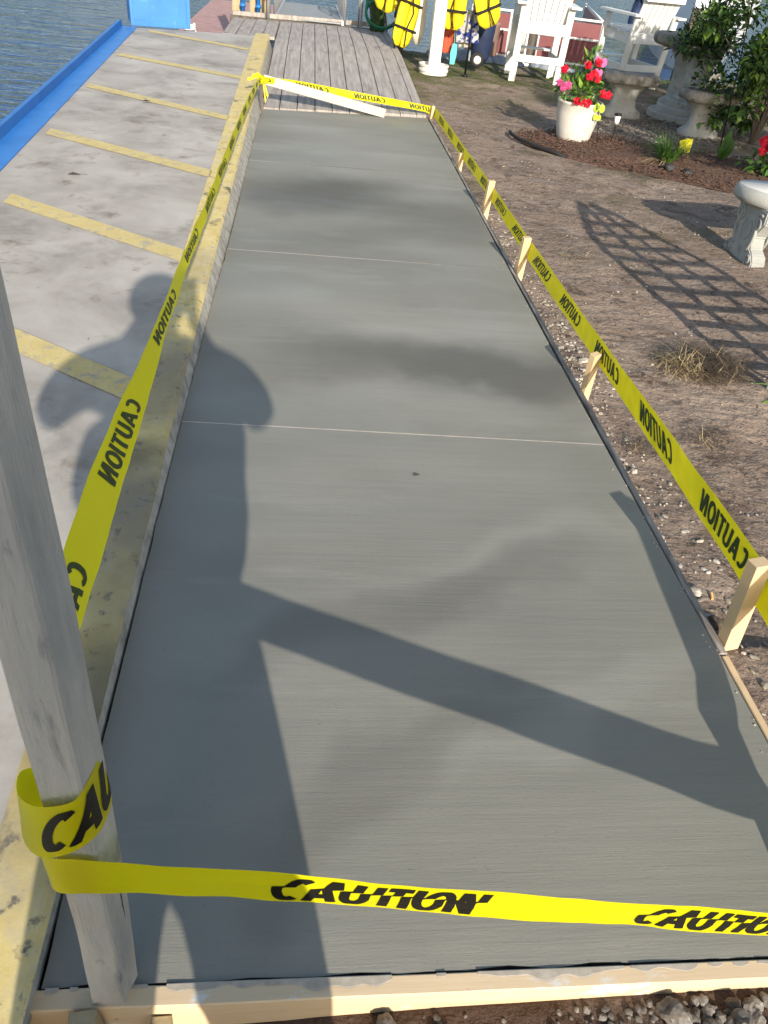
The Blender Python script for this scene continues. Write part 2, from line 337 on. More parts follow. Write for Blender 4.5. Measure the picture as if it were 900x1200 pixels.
# ------------------------------------------------------------------ world, sun, camera
EL, AZ = R(22.5), R(-8.5)             # shadows run forward and a little to the left
sd = V((-math.sin(AZ)*math.cos(EL), -math.cos(AZ)*math.cos(EL), math.sin(EL)))   # towards the sun
w = bpy.data.worlds.new('World'); scene.world = w; w.use_nodes = True
nt = w.node_tree; bg = nt.nodes['Background']; sky = nt.nodes.new('ShaderNodeTexSky')
sky.sky_type = 'NISHITA'; sky.sun_disc = False; sky.sun_elevation = EL; sky.sun_rotation = math.atan2(sd.x, sd.y)
sky.air_density = 1.2; sky.dust_density = 1.5
nt.links.new(sky.outputs[0], bg.inputs[0]); bg.inputs[1].default_value = .135
sl = bpy.data.lights.new('sun', 'SUN'); sl.energy = 4.7; sl.angle = R(.55); sl.color = (1,.90,.76)
so = bpy.data.objects.new('sun', sl); COL.objects.link(so); so.rotation_euler = sd.to_track_quat('Z','Y').to_euler()
cd = bpy.data.cameras.new('camera'); cam = bpy.data.objects.new('camera', cd); COL.objects.link(cam); scene.camera = cam
cd.sensor_fit = 'HORIZONTAL'; cd.sensor_width = 36; cd.lens = 36; cd.clip_start = .02; cd.clip_end = 2000
cam.matrix_world = Matrix.Translation((0,0,H)) @ CAMM.to_4x4()
scene.view_settings.view_transform = 'Standard'; scene.view_settings.look = 'None'
scene.view_settings.exposure = .60; scene.view_settings.gamma = 1

# ------------------------------------------------------------------ ground and water
def gz(x, y):
    """height of the yard"""
    z = -.055
    if x > 1.19: z -= .012*min(1, (x-1.19)/.3)
    if y < .56: z = -.11 + .085*max(0, min(1, (x+.4)/1.5))
    elif x > 1.19 and y < 1.4: z = -.03
    if -.46 < x < 1.17 and y > .56: z = -.14
    n = noise.noise(V((x*1.3, y*1.3, 0)))*.022 + noise.noise(V((x*5, y*5, 3)))*.010 + noise.noise(V((x*16, y*16, 6)))*.0045
    if x > 1.2 or y < .55: z += n*(1 if x > 1.2 else .8)
    if x > 1.25 and y > .5: z += .004*math.sin((y*7 + x*1.5)*6.3 + 3*noise.noise(V((x*3, y*2, 9))))*max(0, noise.noise(V((x*.9+4, y*.9, 2)))+.2)
    tr_ = max(0, min(1, 1.6*noise.noise(V((x*1.1+2, y*1.1, 5)))+.35))*(1 if 1.35 < x < 3.2 and 1.2 < y < 4.6 else 0)
    z += .0055*tr_*math.sin((y*.97+x*.22+.03*noise.noise(V((x*4, y*2, 1))))*84)
    bank = 13.1 + .35*math.sin(x*1.1)
    if y > bank: z -= min(1.6, (y-bank)*1.6)
    if y > 11.6 and x < 1.3: z -= min(1.6, (y-11.6)*1.2)
    if x < -1.6: z = -1.6
    return z
def grid(xs, ys, fz, name, m):
    bm = bmesh.new(); rows = [[bm.verts.new((x, y, fz(x, y))) for x in xs] for y in ys]
    for a, b in zip(rows, rows[1:]):
        for i in range(len(xs)-1): bm.faces.new((a[i], a[i+1], b[i+1], b[i]))
    return link(name, bm, m, smooth=True)
def steps(a, b, segs):
    """segs: (until, step)"""
    out = [a]
    for u, s in segs:
        while out[-1] + s < u: out.append(out[-1] + s)
        out.append(u)
    return out
gx = steps(-40, 60, ((-3,4),(-.6,.15),(1.18,.06),(3.2,.022),(7,.08),(60,5)))
gy = steps(-60, 22, ((-2,5),(.2,.1),(1.2,.022),(3.6,.016),(8.5,.045),(14,.1),(22,2)))
ground = grid(gx, gy, gz, 'ground', M['dirt']); tag(ground, kind='structure')
bm = bmesh.new(); vs = [bm.verts.new(p) for p in ((-900,-300,-.62),(900,-300,-.62),(900,1500,-.62),(-900,1500,-.62))]; bm.faces.new(vs)
tag(link('water', bm, M['water']), kind='structure')
# far shore so the canal does not run to a bare horizon
bm = bmesh.new(); n = 160
prev = None
for i in range(n+1):
    a = math.pi*(-.15 + 1.3*i/n); r0 = 240
    h = 5 + 4*noise.noise(V((i*.21, 0, 0))) + 2*noise.noise(V((i*.9, 3, 0)))
    ring = [bm.verts.new((math.cos(a)*(r0+k), math.sin(a)*(r0+k), z)) for k, z in ((0,-.7),(3,h*.6),(9,h),(40,h*.8),(60,-.7))]
    if prev:
        for k in range(4): bm.faces.new((prev[k], prev[k+1], ring[k+1], ring[k]))
    prev = ring
tag(link('far_shore', bm, M['leaf_dark'], smooth=True), kind='structure')

# ------------------------------------------------------------------ fresh concrete walkway
SL = lambda y: -.412 + .004*math.sin(y*1.7)
SR = lambda y: 1.160 + .004*math.sin(y*1.1+1)
J = [(.572,.578), (2.425,2.385), (4.215,4.185), (6.085,6.085), (7.905,8.165)]    # y at left, y at right
bm = bmesh.new()
for k in range(4):
    (a0, a1), (b0, b1) = J[k], J[k+1]; g = .0042
    if k > 0: a0 += g; a1 += g
    if k < 3: b0 -= g; b1 -= g
    nx, ny = 40, 50; rows = []
    for j in range(ny+1):
        t = j/ny; row = []
        for i in range(nx+1):
            s = i/nx; y = (a0+(b0-a0)*t)*(1-s) + (a1+(b1-a1)*t)*s
            x = SL(y)*(1-s) + SR(y)*s
            if i == 0: x += .004*noise.noise(V((0, y*9, 0)))
            z = .0018*noise.noise(V((x*1.5, y*4, 0)))
            if k == 0 and j < 2: z += .003*noise.noise(V((x*14, y*30, 1))) - (.003 if j == 0 else 0); y += .006*noise.noise(V((x*11, 5, 1))) if j == 0 else 0
            row.append(bm.verts.new((x, y, z)))
        rows.append(row)
    for a, b in zip(rows, rows[1:]):
        for i in range(nx): bm.faces.new((a[i], a[i+1], b[i+1], b[i]))
    ring = [r[0] for r in rows[::-1]] + rows[0][1:] + [r[-1] for r in rows[1:]] + rows[-1][-2:0:-1]
    up_ = [bm.verts.new(v.co) for v in ring]; low = [bm.verts.new(v.co - V((0,0,.11))) for v in ring]
    for i in range(len(ring)):
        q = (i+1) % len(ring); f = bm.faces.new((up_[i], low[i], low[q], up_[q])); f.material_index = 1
    if k < 3:      # pale joint strip, a few mm down
        for (xa, xb) in [(SL(b0)+ (SR(b1)-SL(b0))*i/12, SL(b0)+(SR(b1)-SL(b0))*(i+1)/12) for i in range(12)]:
            ya = b0 + (b1-b0)*(xa-SL(b0))/(SR(b1)-SL(b0)); yb = b0 + (b1-b0)*(xb-SL(b0))/(SR(b1)-SL(b0))
            f = bm.faces.new([bm.verts.new(p) for p in ((xa,ya-.001,-.0009),(xb,yb-.001,-.0009),(xb,yb+2*g+.001,-.0009),(xa,ya+2*g+.001,-.0009))]); f.material_index = 2
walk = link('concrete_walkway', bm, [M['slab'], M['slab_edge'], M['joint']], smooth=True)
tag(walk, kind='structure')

# ------------------------------------------------------------------ old concrete platform with yellow paint
PZ = lambda y: .032 + .0120*max(0, y)
PR = lambda y: -.4195 - .0080*y + .004*noise.noise(V((1, y*3, 0))) + .003*noise.noise(V((2, y*15, 0)))
PLx = lambda y: -1.585 - .0435*y
YE = lambda x: 11.05 + .27*(x+2.06)
bm = bmesh.new(); nrow = 160; prev = None
for j in range(nrow+1):
    t = j/nrow; row = []
    for (kind, s) in [('t',0),('t',.35),('t',.7),('t',.92),('t',.985),('e',1),('f',1),('b',1)]:
        y = -6 + 17.1*t
        xr = PR(y); xl = PLx(y)
        if kind == 't': x = xl + (xr-.012-xl)*s; z = PZ(y)
        elif kind == 'e': x = xr - .004; z = PZ(y) - .003 + .003*noise.noise(V((3, y*20, 0)))
        elif kind == 'f': x = xr + .004 + .006*noise.noise(V((5, y*7, 0))); z = PZ(y)*.80 + .006*noise.noise(V((3, y*13, 0)))
        else: x = -.4145; z = -.012
        if kind != 'b' and y > 10.9: y = y + (YE(x)-11.1)*(y-10.9)/.2
        row.append(bm.verts.new((x, y, z)))
    if prev:
        for i in range(len(row)-1):
            f = bm.faces.new((prev[i], prev[i+1], row[i+1], row[i])); f.material_index = 1 if i >= 5 else 0
    prev = row
ends = prev; low = [bm.verts.new((v.co.x, v.co.y, -1.2)) for v in ends]
for i in range(len(ends)-1): bm.faces.new((ends[i], ends[i+1], low[i+1], low[i])).material_index = 1
bm.verts.ensure_lookup_table()
plat = link('concrete_platform', bm, [M['old'], M['kerb_face']]); tag(plat, kind='structure')
# painted markings, thin sheets a few mm above
bm = bmesh.new(); prev = None
BI = lambda y: -.548 - .0118*y if y > 1.5 else -.53 - .02*y
for j in range(161):
    y = -6 + 17.25*j/160 
    e = 0 if y < 10.9 else .38*(y-10.9)/.35
    xo = PR(y) - .010
    row = [bm.verts.new((BI(y), y+e*.9, PZ(y)+.004)), bm.verts.new(((BI(y)+xo)/2, y+e*.95, PZ(y)+.004)), bm.verts.new((xo, y+e, PZ(y)+.004)), bm.verts.new((PR(y)-.001, y+e, PZ(y)+.0015)), bm.verts.new((PR(y)+.0105, y+e, PZ(y)*(.86 + .05*noise.noise(V((y*11, 4, 0))))))]
    if prev:
        for i in range(4): bm.faces.new((prev[i], prev[i+1], row[i+1], row[i]))
    prev = row
border = link('yellow_edge_marking', bm, M['yellow']); tag(border, kind='structure')
STR = [((-1.10,2.86),(-.575,2.50)), ((-1.62,4.52),(-.585,3.84)), ((-1.78,5.98),(-.60,5.27)), ((-1.87,7.58),(-.62,6.83)), ((-1.92,9.17),(-.65,8.55)), ((-1.90,10.9),(-.68,10.25))]
d0 = STR[1]
bm = bmesh.new()
for i, ((x0, y0), (x1, y1)) in enumerate(STR + [((-1.2,1.62),(-.56,1.18)), ((-1.2,.2),(-.56,-.2)), ((-1.2,-1.2),(-.56,-1.6))]):
    if i == 0: sl_ = (y1-y0)/(x1-x0); x0, y0 = -1.60, y1 + sl_*(-1.60-x1)
    hw = .082; K = 14
    if i == 6: continue
    for k in range(K):
        a, b = k/K, (k+1)/K
        q = []
        for t, s in ((a,-1),(b,-1),(b,1),(a,1)):
            x = x0+(x1-x0)*t; y = y0+(y1-y0)*t + s*hw*.95
            q.append(bm.verts.new((x, y, PZ(y)+.004)))
        bm.faces.new(q)
tag(link('yellow_stripe_marking', bm, M['yellow_faint']), kind='structure')

# ------------------------------------------------------------------ blue steel edge along the water
be = empty('steel_edging', (-1.8,4,PZ(4)), 'blue painted steel edging with a raised lip along the water side of the platform', 'edging')
def rel(o, e): o.matrix_parent_inverse = Matrix.Translation(e.location).inverted(); return o
def rl(e, name, bm, m, smooth=False):
    """link a part whose mesh is in world coordinates under empty e"""
    me_off = e.location.copy()
    inv = (Matrix.Translation(e.location) @ Matrix.Rotation(e.rotation_euler.z, 4, 'Z')).inverted()
    for v in bm.verts: v.co = inv @ v.co
    return link(name, bm, m, e, smooth)
bm = bmesh.new(); prev = None
for j in range(35):
    y = -6 + 17.05*j/34; x = PLx(y); z = PZ(y)
    row = [bm.verts.new(p) for p in ((x+.004,y,z-.03),(x+.004,y,z+.008),(x-.165,y,z+.008),(x-.165,y,z-.7))]
    if prev:
        for i in range(3): bm.faces.new((prev[i], row[i], row[i+1], prev[i+1]))
    prev = row
rl(be, 'flange', bm, M['blue'])
bm = bmesh.new(); prev = None
for j in range(35):
    y = -6 + 17.05*j/34; x = PLx(y); z = PZ(y)
    row = [bm.verts.new(p) for p in ((x-.166,y,z+.006),(x-.172,y,z+.07),(x-.205,y,z+.07),(x-.205,y,z-.72))]
    if prev:
        for i in range(3): bm.faces.new((prev[i], row[i], row[i+1], prev[i+1]))
    prev = row
rl(be, 'raised_lip', bm, M['blue_dark'])

# blue locker at the far end
lk = empty('steel_locker', (-1.84,11.4,PZ(11)), 'blue steel locker box standing at the far corner of the platform', 'locker', rz=R(25))
def lp(name, bm, m, s=False): return link(name, bm, m, lk, s)
lk.rotation_euler.z = R(15)
bm = bmesh.new(); box(bm, (0,.18,.46), (.70,.52,.92), bev=.012); lp('body', bm, M['blue'])
bm = bmesh.new()
for sx in (-1,1): box(bm, (sx*.335,-.095,.46), (.04,.022,.92), bev=.004)
box(bm, (0,-.095,.03), (.63,.022,.06), bev=.004); box(bm, (0,-.095,.89), (.63,.022,.05), bev=.004)
lp('door_frame', bm, M['blue'])
bm = bmesh.new(); box(bm, (.26,-.10,.55), (.02,.03,.12), bev=.004); lp('handle', bm, M['alu'])

# ------------------------------------------------------------------ boardwalk
DZ = lambda y: .0 + .05*max(0, min(3, y-8.05))
bm = bmesh.new()
x = -.418; xs = []
while x < 1.12:
    wd = .158 + rnd.uniform(-.004,.004); xs.append((x, min(x+wd, 1.15))); x += wd + .008
for k, (a, b) in enumerate(xs + [(-1.08,-.925),(-.917,-.762),(-.754,-.60),(-.592,-.44)]):
    y0 = 7.94 + .17*(a+.4) if k < len(xs) else 11.52+.25*(a+.44)
    y1 = 13.25 + .22*(a+.4); prev = None; dz = rnd.uniform(-.003,.003)
    K = 14
    for j in range(K+1):
        y = y0 + (y1-y0)*j/K; z = DZ(y)+.012+dz
        bow = .0
        row = [bm.verts.new(p) for p in ((a,y,z-.035),(a,y,z-.002),(a+.004,y,z),((a+b)/2,y,z+.001),(b-.004,y,z),(b,y,z-.002),(b,y,z-.035))]
        if prev:
            for i in range(6): bm.faces.new((prev[i], prev[i+1], row[i+1], row[i]))
        else: bm.faces.new(row[::-1])
        prev = row
    bm.faces.new(prev)
board = link('boardwalk', bm, M['deck_wood']); tag(board, kind='structure')
bm = bmesh.new()      # joists under the boards
for y in (8.3,9.5,10.7,11.9,12.9): box(bm, (.37,y,DZ(y)-.10), (1.5,.05,.14))
box(bm, (0,13.33,.05), (2.3,.06,.24))
for (x, y) in ((-1.0,13.1),(1.05,13.1),(1.1,12.2)): box(bm, (x,y,-.7), (.12,.12,1.55))
tag(link('boardwalk_frame', bm, M['dark_wood']), kind='structure')
bm = bmesh.new(); beam(bm, (-1.12,13.42,.185), (1.16,13.98-.17,.185), .06, .06, bev=.005)
tag(link('edge_beam', bm, M['deck_wood']), 'pale timber kerb closing the far edge of the boardwalk', 'timber')

# ------------------------------------------------------------------ form boards
def board_mesh(p0, p1, wd, ht, nseg=40, amp=.003, seed=0):
    bm = bmesh.new(); p0, p1 = V(p0), V(p1); d = (p1-p0); s = V((-d.y, d.x, 0)).normalized(); prev = None
    for j in range(nseg+1):
        t = j/nseg; q = p0 + d*t; n1 = noise.noise(V((t*8, seed, 0)))*amp; n2 = noise.noise(V((t*14, seed+5, 0)))*amp*.6
        e = .0025
        pr = [(-wd/2,-ht),(-wd/2,-e),(-wd/2+e,0),(wd/2-e,0),(wd/2,-e),(wd/2,-ht)]
        row = [bm.verts.new(q + s*(a+n1) + V((0,0,b+n2))) for a, b in pr]
        if prev:
            for i in range(5): bm.faces.new((prev[i], prev[i+1], row[i+1], row[i]))
            bm.faces.new((prev[5], prev[0], row[0], row[5]))
        else: bm.faces.new(row[::-1])
        prev = row
    bm.faces.new(prev); return bm
fb = link('form_board', board_mesh((-.43,.551,0.0), (1.32,.556,.0), .034, .15, 60, .002, 1), M['pine_x'])
tag(fb, 'pale pine form board across the near end of the fresh concrete', 'board')
fb = link('form_board', board_mesh((1.178,.59,-.001), (1.181,1.335,-.003), .021, .13, 20, .002, 2), M['pine'])
tag(fb, 'short clean pine form board beside the slab, in front of the nearest stake', 'board')
fb = link('form_board', board_mesh((1.179,1.345,-.001), (1.188,8.2,-.002), .023, .12, 160, .0045, 3), M['dirty_board'])
tag(fb, 'long cement stained form board running the whole right side of the slab', 'board')

bm = bmesh.new(); prev = None
for j in range(360):
    x = -.40 + 1.62*j/360; wv = .002 + .020*max(0, noise.noise(V((x*5, 1, 0)))+.28) + .012*noise.noise(V((x*26, 2, 0)))
    if wv < .004: prev = None; continue
    wv = min(wv, .031)
    row = [bm.verts.new(p) for p in ((x,.5705,.0005),(x,.5690,.0012),(x,.568-wv*.8,.0011),(x,.568-wv,.0005))]
    if prev:
        for i in range(3): bm.faces.new((prev[i], row[i], row[i+1], prev[i+1]))
    prev = row
tag(link('cement_smear', bm, M['smear']), kind='stuff')
# wooden stakes: along the right form
def stake(loc, h, wx, wy, lean, label, group='wooden stakes along the right form board', m=None, depth=.16, slant=.0):
    bm = bmesh.new()
    hw, hd = wx/2, wy/2
    prof = [(-hw,-depth),(hw,-depth),(hw,h-slant),(-hw,h)]
    a = [bm.verts.new((x, -hd, z)) for x, z in prof]; b = [bm.verts.new((x, hd, z)) for x, z in prof]
    bm.faces.new(a); bm.faces.new(b[::-1])
    for k in range(4): bm.faces.new((a[k], b[k], b[(k+1)%4], a[(k+1)%4]))
    bmesh.ops.bevel(bm, geom=list(bm.edges), offset=.0015, segments=1, affect='EDGES')
    bmesh.ops.recalc_face_normals(bm, faces=bm.faces)
    o = link('wooden_stake', bm, m or M['pine']); o.location = loc; o.rotation_euler = lean
    return tag(o, label, 'stake', group)
stake((1.222,1.40,-.02), .295, .050, .038, (R(-3),R(-3),R(12)), 'large pale stake nearest the camera with the caution tape passing behind it')
stake((1.216,2.83,-.03), .20, .040, .030, (R(4),R(-5),R(30)), 'short stake second nearest, half shaded, by the stony strip')
stake((1.212,4.17,-.03), .225, .045, .030, (R(3),R(0),R(14)), 'thin stake standing by the middle joint of the slab')
stake((1.216,5.28,-.03), .225, .045, .030, (R(2),R(2),R(14)), 'stake just beyond the middle joint, its top above the tape')
stake((1.216,6.45,-.03), .12, .040, .030, (R(2),R(2),R(14)), 'low stub of a stake far along the slab edge')
stake((1.200,8.17,-.03), .14, .030, .028, (R(2),R(2),R(8)), 'small corner stake where the tape turns at the boardwalk')
# stake behind the left post and one under the knot
stake((-.318,.517,-.10), .115, .045, .025, (0,R(-4),R(4)), 'short weathered stake nailed to the front form beside the tall post', None, M['tan_wood'])
stake((-.205,.520,-.12), .09, .034, .022, (0,R(2),R(2)), 'dark low stake just right of the foot of the tall post', None, M['tan_wood'])
stake((-.405,7.84,-.05), .27, .03, .03, (0,R(-3),R(6)), 'dark stake under the yellow knot at the far corner of the slab', None, M['dark_wood'])

# ------------------------------------------------------------------ tall post at the left, leaning post beyond the right edge
bm = bmesh.new(); prev = None; nz = 50
def post_ring(z):
    k = (z+.2)/1.35; ox = .052*max(0, z) - .026*max(0, z)**2; n = .002*noise.noise(V((0, z*6, 0)))
    return [(-.318+ox+n,.541),(-.2655+ox+n,.538),(-.249+ox,.590+n),(-.302+ox,.594)]
for j in range(nz+1):
    z = -.2 + 1.50*j/nz; r4 = post_ring(z); row = []
    for i, p in enumerate(r4):                      # small chamfer on each corner
        for q in (r4[i-1], r4[(i+1)%4]):
            d = V((q[0]-p[0], q[1]-p[1], 0)).normalized()*(.003+.0015*noise.noise(V((i, z*9, 3))))
            row.append(bm.verts.new((p[0]+d.x, p[1]+d.y, z)))
    if prev:
        for i in range(8): bm.faces.new((prev[i], prev[(i+1)%8], row[(i+1)%8], row[i]))
    else: bm.faces.new(row[::-1])
    prev = row
bm.faces.new(prev)
post = link('timber_post', bm, M['grey_wood']); tag(post, 'tall weathered grey timber post at the near left corner, wrapped in caution tape', 'post')
bm = bmesh.new(); beam(bm, (.975,.56,-.12), (1.365,.585,.60), .045, .07, up=(0,1,0), bev=.003)
lean = link('leaning_post', bm, M['grey_wood']); tag(lean, 'grey timber post leaning outward past the near right corner', 'post')

# ------------------------------------------------------------------ caution tape
GL = {}
def arc(cx, cy, rx, ry, a0, a1, n=14): return [(cx+rx*math.cos(R(a0+(a1-a0)*i/n)), cy+ry*math.sin(R(a0+(a1-a0)*i/n))) for i in range(n+1)]
GL['C'] = (.62, [arc(.32,.5,.25,.42,50,310,22)])
GL['A'] = (.70, [[(.06,0),(.34,1)],[(.36,1),(.64,0)],[(.19,.30),(.51,.30)]])
GL['U'] = (.64, [[(.09,1),(.09,.40)] + arc(.32,.34,.23,.28,180,360,16) + [(.55,.40),(.55,1)]])
GL['T'] = (.56, [[(.0,.92),(.58,.92)],[(.29,.84),(.29,0)]])
GL['I'] = (.28, [[(.12,0),(.12,1)]])
GL['O'] = (.70, [arc(.34,.5,.27,.42,0,360,30)])
GL['N'] = (.66, [[(.09,0),(.09,1)],[(.13,.98),(.53,.02)],[(.57,0),(.57,1)]])
def ribbon(ctrl, step=.012):
    """ctrl: list of (bottom, top); Catmull-Rom, returns samples (s, bottom, top)"""
    Bp = [V(b) for b, t in ctrl]; Tp = [V(t) for b, t in ctrl]
    def cr(P, i, t):
        p0 = P[max(i-1,0)]; p1 = P[i]; p2 = P[i+1]; p3 = P[min(i+2,len(P)-1)]
        L0 = max((p1-p0).length,1e-6); L1 = (p2-p1).length; L2 = max((p3-p2).length,1e-6)
        m1 = ((p2-p0)/(L0+L1))*L1 if i > 0 else (p2-p1); m2 = ((p3-p1)/(L1+L2))*L1 if i+2 < len(P) else (p2-p1)
        return (2*t**3-3*t*t+1)*p1 + (t**3-2*t*t+t)*m1 + (-2*t**3+3*t*t)*p2 + (t**3-t*t)*m2
    out = []; s = 0; last = None
    for i in range(len(ctrl)-1):
        n = max(2, int(((Bp[i+1]-Bp[i]).length)/step))
        for k in range(n + (1 if i == len(ctrl)-2 else 0)):
            t = k/n; b, tt = cr(Bp, i, t), cr(Tp, i, t); c = (b+tt)/2
            if last is not None: s += (c-last).length
            last = c; out.append((s, b, tt))
    return out
def sampler(rb, wrinkle=.0042):
    import bisect
    S = [r[0] for r in rb]
    def f(s, v, off=0):
        i = max(0, min(len(rb)-2, bisect.bisect_right(S, s)-1)); t = (s-S[i])/max(1e-9, S[i+1]-S[i])
        b = rb[i][1].lerp(rb[i+1][1], t); tp = rb[i][2].lerp(rb[i+1][2], t)
        d = ((rb[i+1][1]+rb[i+1][2]) - (rb[i][1]+rb[i][2])).normalized(); n = d.cross((tp-b)).normalized()
        w_ = wrinkle*(noise.noise(V((s*5, v*1.1, S[-1]))) + .45*noise.noise(V((s*17, v*2.6, 4+S[-1]))) + .5*math.exp(-((v-.36)/.05)**2)*noise.noise(V((s*3, 9, S[-1]))))*min(1, s*6, (S[-1]-s)*6)
        return b.lerp(tp, v) + n*(off + w_)
    return f, S[-1]
def tape_mesh(rb, nv=10, wr=.0042):
    bm = bmesh.new(); prev = None; f, tot = sampler(rb, wr)
    for s, b, t in rb:
        d = (t-b); row = []
        for k in range(nv+1):
            v = k/nv
            row.append(bm.verts.new(f(s, v)))
        if prev:
            for i in range(nv): bm.faces.new((prev[i], row[i], row[i+1], prev[i+1]))
        prev = row
    return bm
def letters(f, words, total, h=.60, v0=.20, slant=.22, bold=.115, both=True, W=.095, shear=0, text='CAUTION', sx=1.0, slicer=None):
    """stroke-built lettering laid on the ribbon; words = list of start distances"""
    bm = bmesh.new(); lh = W*h
    off0 = .0009
    for w0 in words:
        pen = w0; zi = 0
        for ch in text:
            adv, strokes = GL[ch]
            for st in strokes:
                zi += 1
                pts = []
                for a, b in zip(st, st[1:]):
                    n = max(1, int(math.hypot(b[0]-a[0], b[1]-a[1])/(.03 if slicer else .045)))
                    for k in range(n): pts.append((a[0]+(b[0]-a[0])*k/n, a[1]+(b[1]-a[1])*k/n))
                pts.append(st[-1])
                for side in ((1,-1) if both else (1,)):
                    prev = None
                    for i, p in enumerate(pts):
                        q0 = pts[max(0,i-1)]; q1 = pts[min(len(pts)-1,i+1)]
                        if st[0] == st[-1] and i in (0, len(pts)-1): q0, q1 = pts[-2], pts[1]
                        dx, dy = q1[0]-q0[0], q1[1]-q0[1]; L = math.hypot(dx, dy) or 1; nx, ny = -dy/L, dx/L
                        row = []
                        for sg in ((-1,-.6,-.2,.2,.6,1) if slicer else (-1,0,1)):
                            gx_ = p[0] + nx*bold*sg; gy_ = min(1, max(0, p[1] + ny*bold*sg*.85))
                            u = pen + (gx_ + slant*gy_)*lh*sx
                            if shear: 
                                k = max(0, min(1, (gy_-.44)/.05)); u += shear*lh*k
                            if slicer: u += slicer(pen-w0, gy_)*lh
                            u = max(0, min(total, u))
                            row.append(bm.verts.new(f(u, v0 + gy_*h, side*(off0 + .00012*(zi%3)))))
                        if prev:
                            for kk in range(len(row)-1):
                                fc = bm.faces.new((prev[kk], prev[kk+1], row[kk+1], row[kk])); fc.material_index = 0 if side == 1 else 1
                        prev = row
            pen += adv*lh*sx*1.16
    return bm
def tape_thing(ctrl, words, label, **kw):
    rb = ribbon(ctrl); f, tot = sampler(rb)
    c = ctrl[0][0]; e = empty('caution_tape', (c[0], c[1], c[2]), label, 'caution tape')
    o = rl(e, 'tape_band', tape_mesh(rb), M['tape'], True)
    words = [w for w in words if w < tot-.02]
    for w0 in words: rl(e, 'lettering', letters(f, [w0], tot, **kw), [M['ink'], M['ink_thru']])
    return e, f, tot

# left run, read from the knot towards the post
LB = [((-.415,7.80,.225),(-.418,7.80,.265)), ((-.405,7.1,.305),(-.408,7.1,.360)), ((-.39,6.1,.395),(-.395,6.1,.45)), ((-.37,4.45,.490),(-.372,4.3,.565)), ((-.36,3.2,.543),(-.362,3.15,.606)),
      ((-.358,2.4,.570),(-.362,2.35,.634)), ((-.358,1.95,.562),(-.366,1.92,.630)), ((-.36,1.6,.524),(-.388,1.55,.602)), ((-.36,1.3,.508),(-.398,1.28,.595)), ((-.355,1.0,.508),(-.392,1.0,.592)),
      ((-.345,.8,.505),(-.375,.8,.592)), ((-.322,.66,.50),(-.345,.665,.59)), ((-.315,.600,.495),(-.322,.600,.588))]
f_, tot_ = sampler(ribbon(LB))
def y_to_s(f, tot, y, ax=1):
    return min((abs(f(tot*i/2000, .5)[ax]-y), tot*i/2000) for i in range(2001))[1]
s1 = y_to_s(f_, tot_, 1.60)       # first clear word begins here
per = .555
tape_thing(LB, [s1 + per*k for k in range(-11, 3) if s1 + per*k > .05], 'caution tape stretched from the tall post along the yellow platform edge to the far knot', sx=1.10)

# front: loop round the post and the run to the right
FB = [((-.245,.604,.50),(-.245,.604,.59)), ((-.300,.608,.50),(-.300,.606,.595)), ((-.342,.585,.515),(-.332,.590,.610)), ((-.337,.552,.52),(-.326,.556,.615)),
      ((-.300,.512,.545),(-.295,.530,.628)), ((-.262,.512,.553),(-.252,.528,.640)), ((-.235,.540,.550),(-.238,.548,.648)), ((-.226,.580,.56),(-.230,.588,.655)), ((-.240,.604,.56),(-.240,.602,.648))]
rb = ribbon(FB, .004); f, tot = sampler(rb, .001)
e = empty('caution_tape', (-.30,.54,.4), 'caution tape looped round the tall post and pulled straight across the near end', 'caution tape')
rl(e, 'wrapped_loop', tape_mesh(rb, 8, .001), M['tape'], True)
sC = y_to_s(f, tot, .0, 0)
sC = min((abs((f(tot*i/1000,.5)-V((-.297,.522,.585))).length), tot*i/1000) for i in range(1001))[1]
rl(e, 'lettering', letters(f, [sC+.003], tot, h=.74, v0=.12, W=.088, both=True, text='CAU', bold=.125, sx=.86, slant=.25), [M['ink'], M['ink_thru']])
BZ = lambda x: .356 - .2085*x
F2 = [((-.300,.604,.42),(-.300,.606,.515)), ((-.325,.575,.412),(-.325,.580,.508)), ((-.312,.5375,.408),(-.312,.5345,.506)), ((-.262,.5330,.409),(-.262,.530,.503)), *[((x,.536,BZ(x)+.003),(x,.533,BZ(x)+.088)) for x in (-.2,-.04,.12,.28,.43,.58,.74,.9)],
      ((1.05,.536,.138),(1.055,.534,.222)), ((1.16,.545,.118),(1.165,.545,.205))]
rb = ribbon(F2, .006); f, tot = sampler(rb)
rl(e, 'tape_band', tape_mesh(rb), M['tape'], True)
sw = min((abs(f(tot*i/2000,.5).x+.018), tot*i/2000) for i in range(2001) if tot*i/2000 > .1)[1]
def slicer(du, v):
    # the print is creased: its upper third sits shifted sideways
    return .24*max(0, min(1, (v-.60)/.03)) - .14*min(v, .6)
for w0 in (sw, sw+.592): rl(e, 'lettering', letters(f, [w0], tot, h=.76, v0=.10, sx=.90, slant=.26, bold=.122, slicer=slicer), [M['ink'], M['ink_thru']])

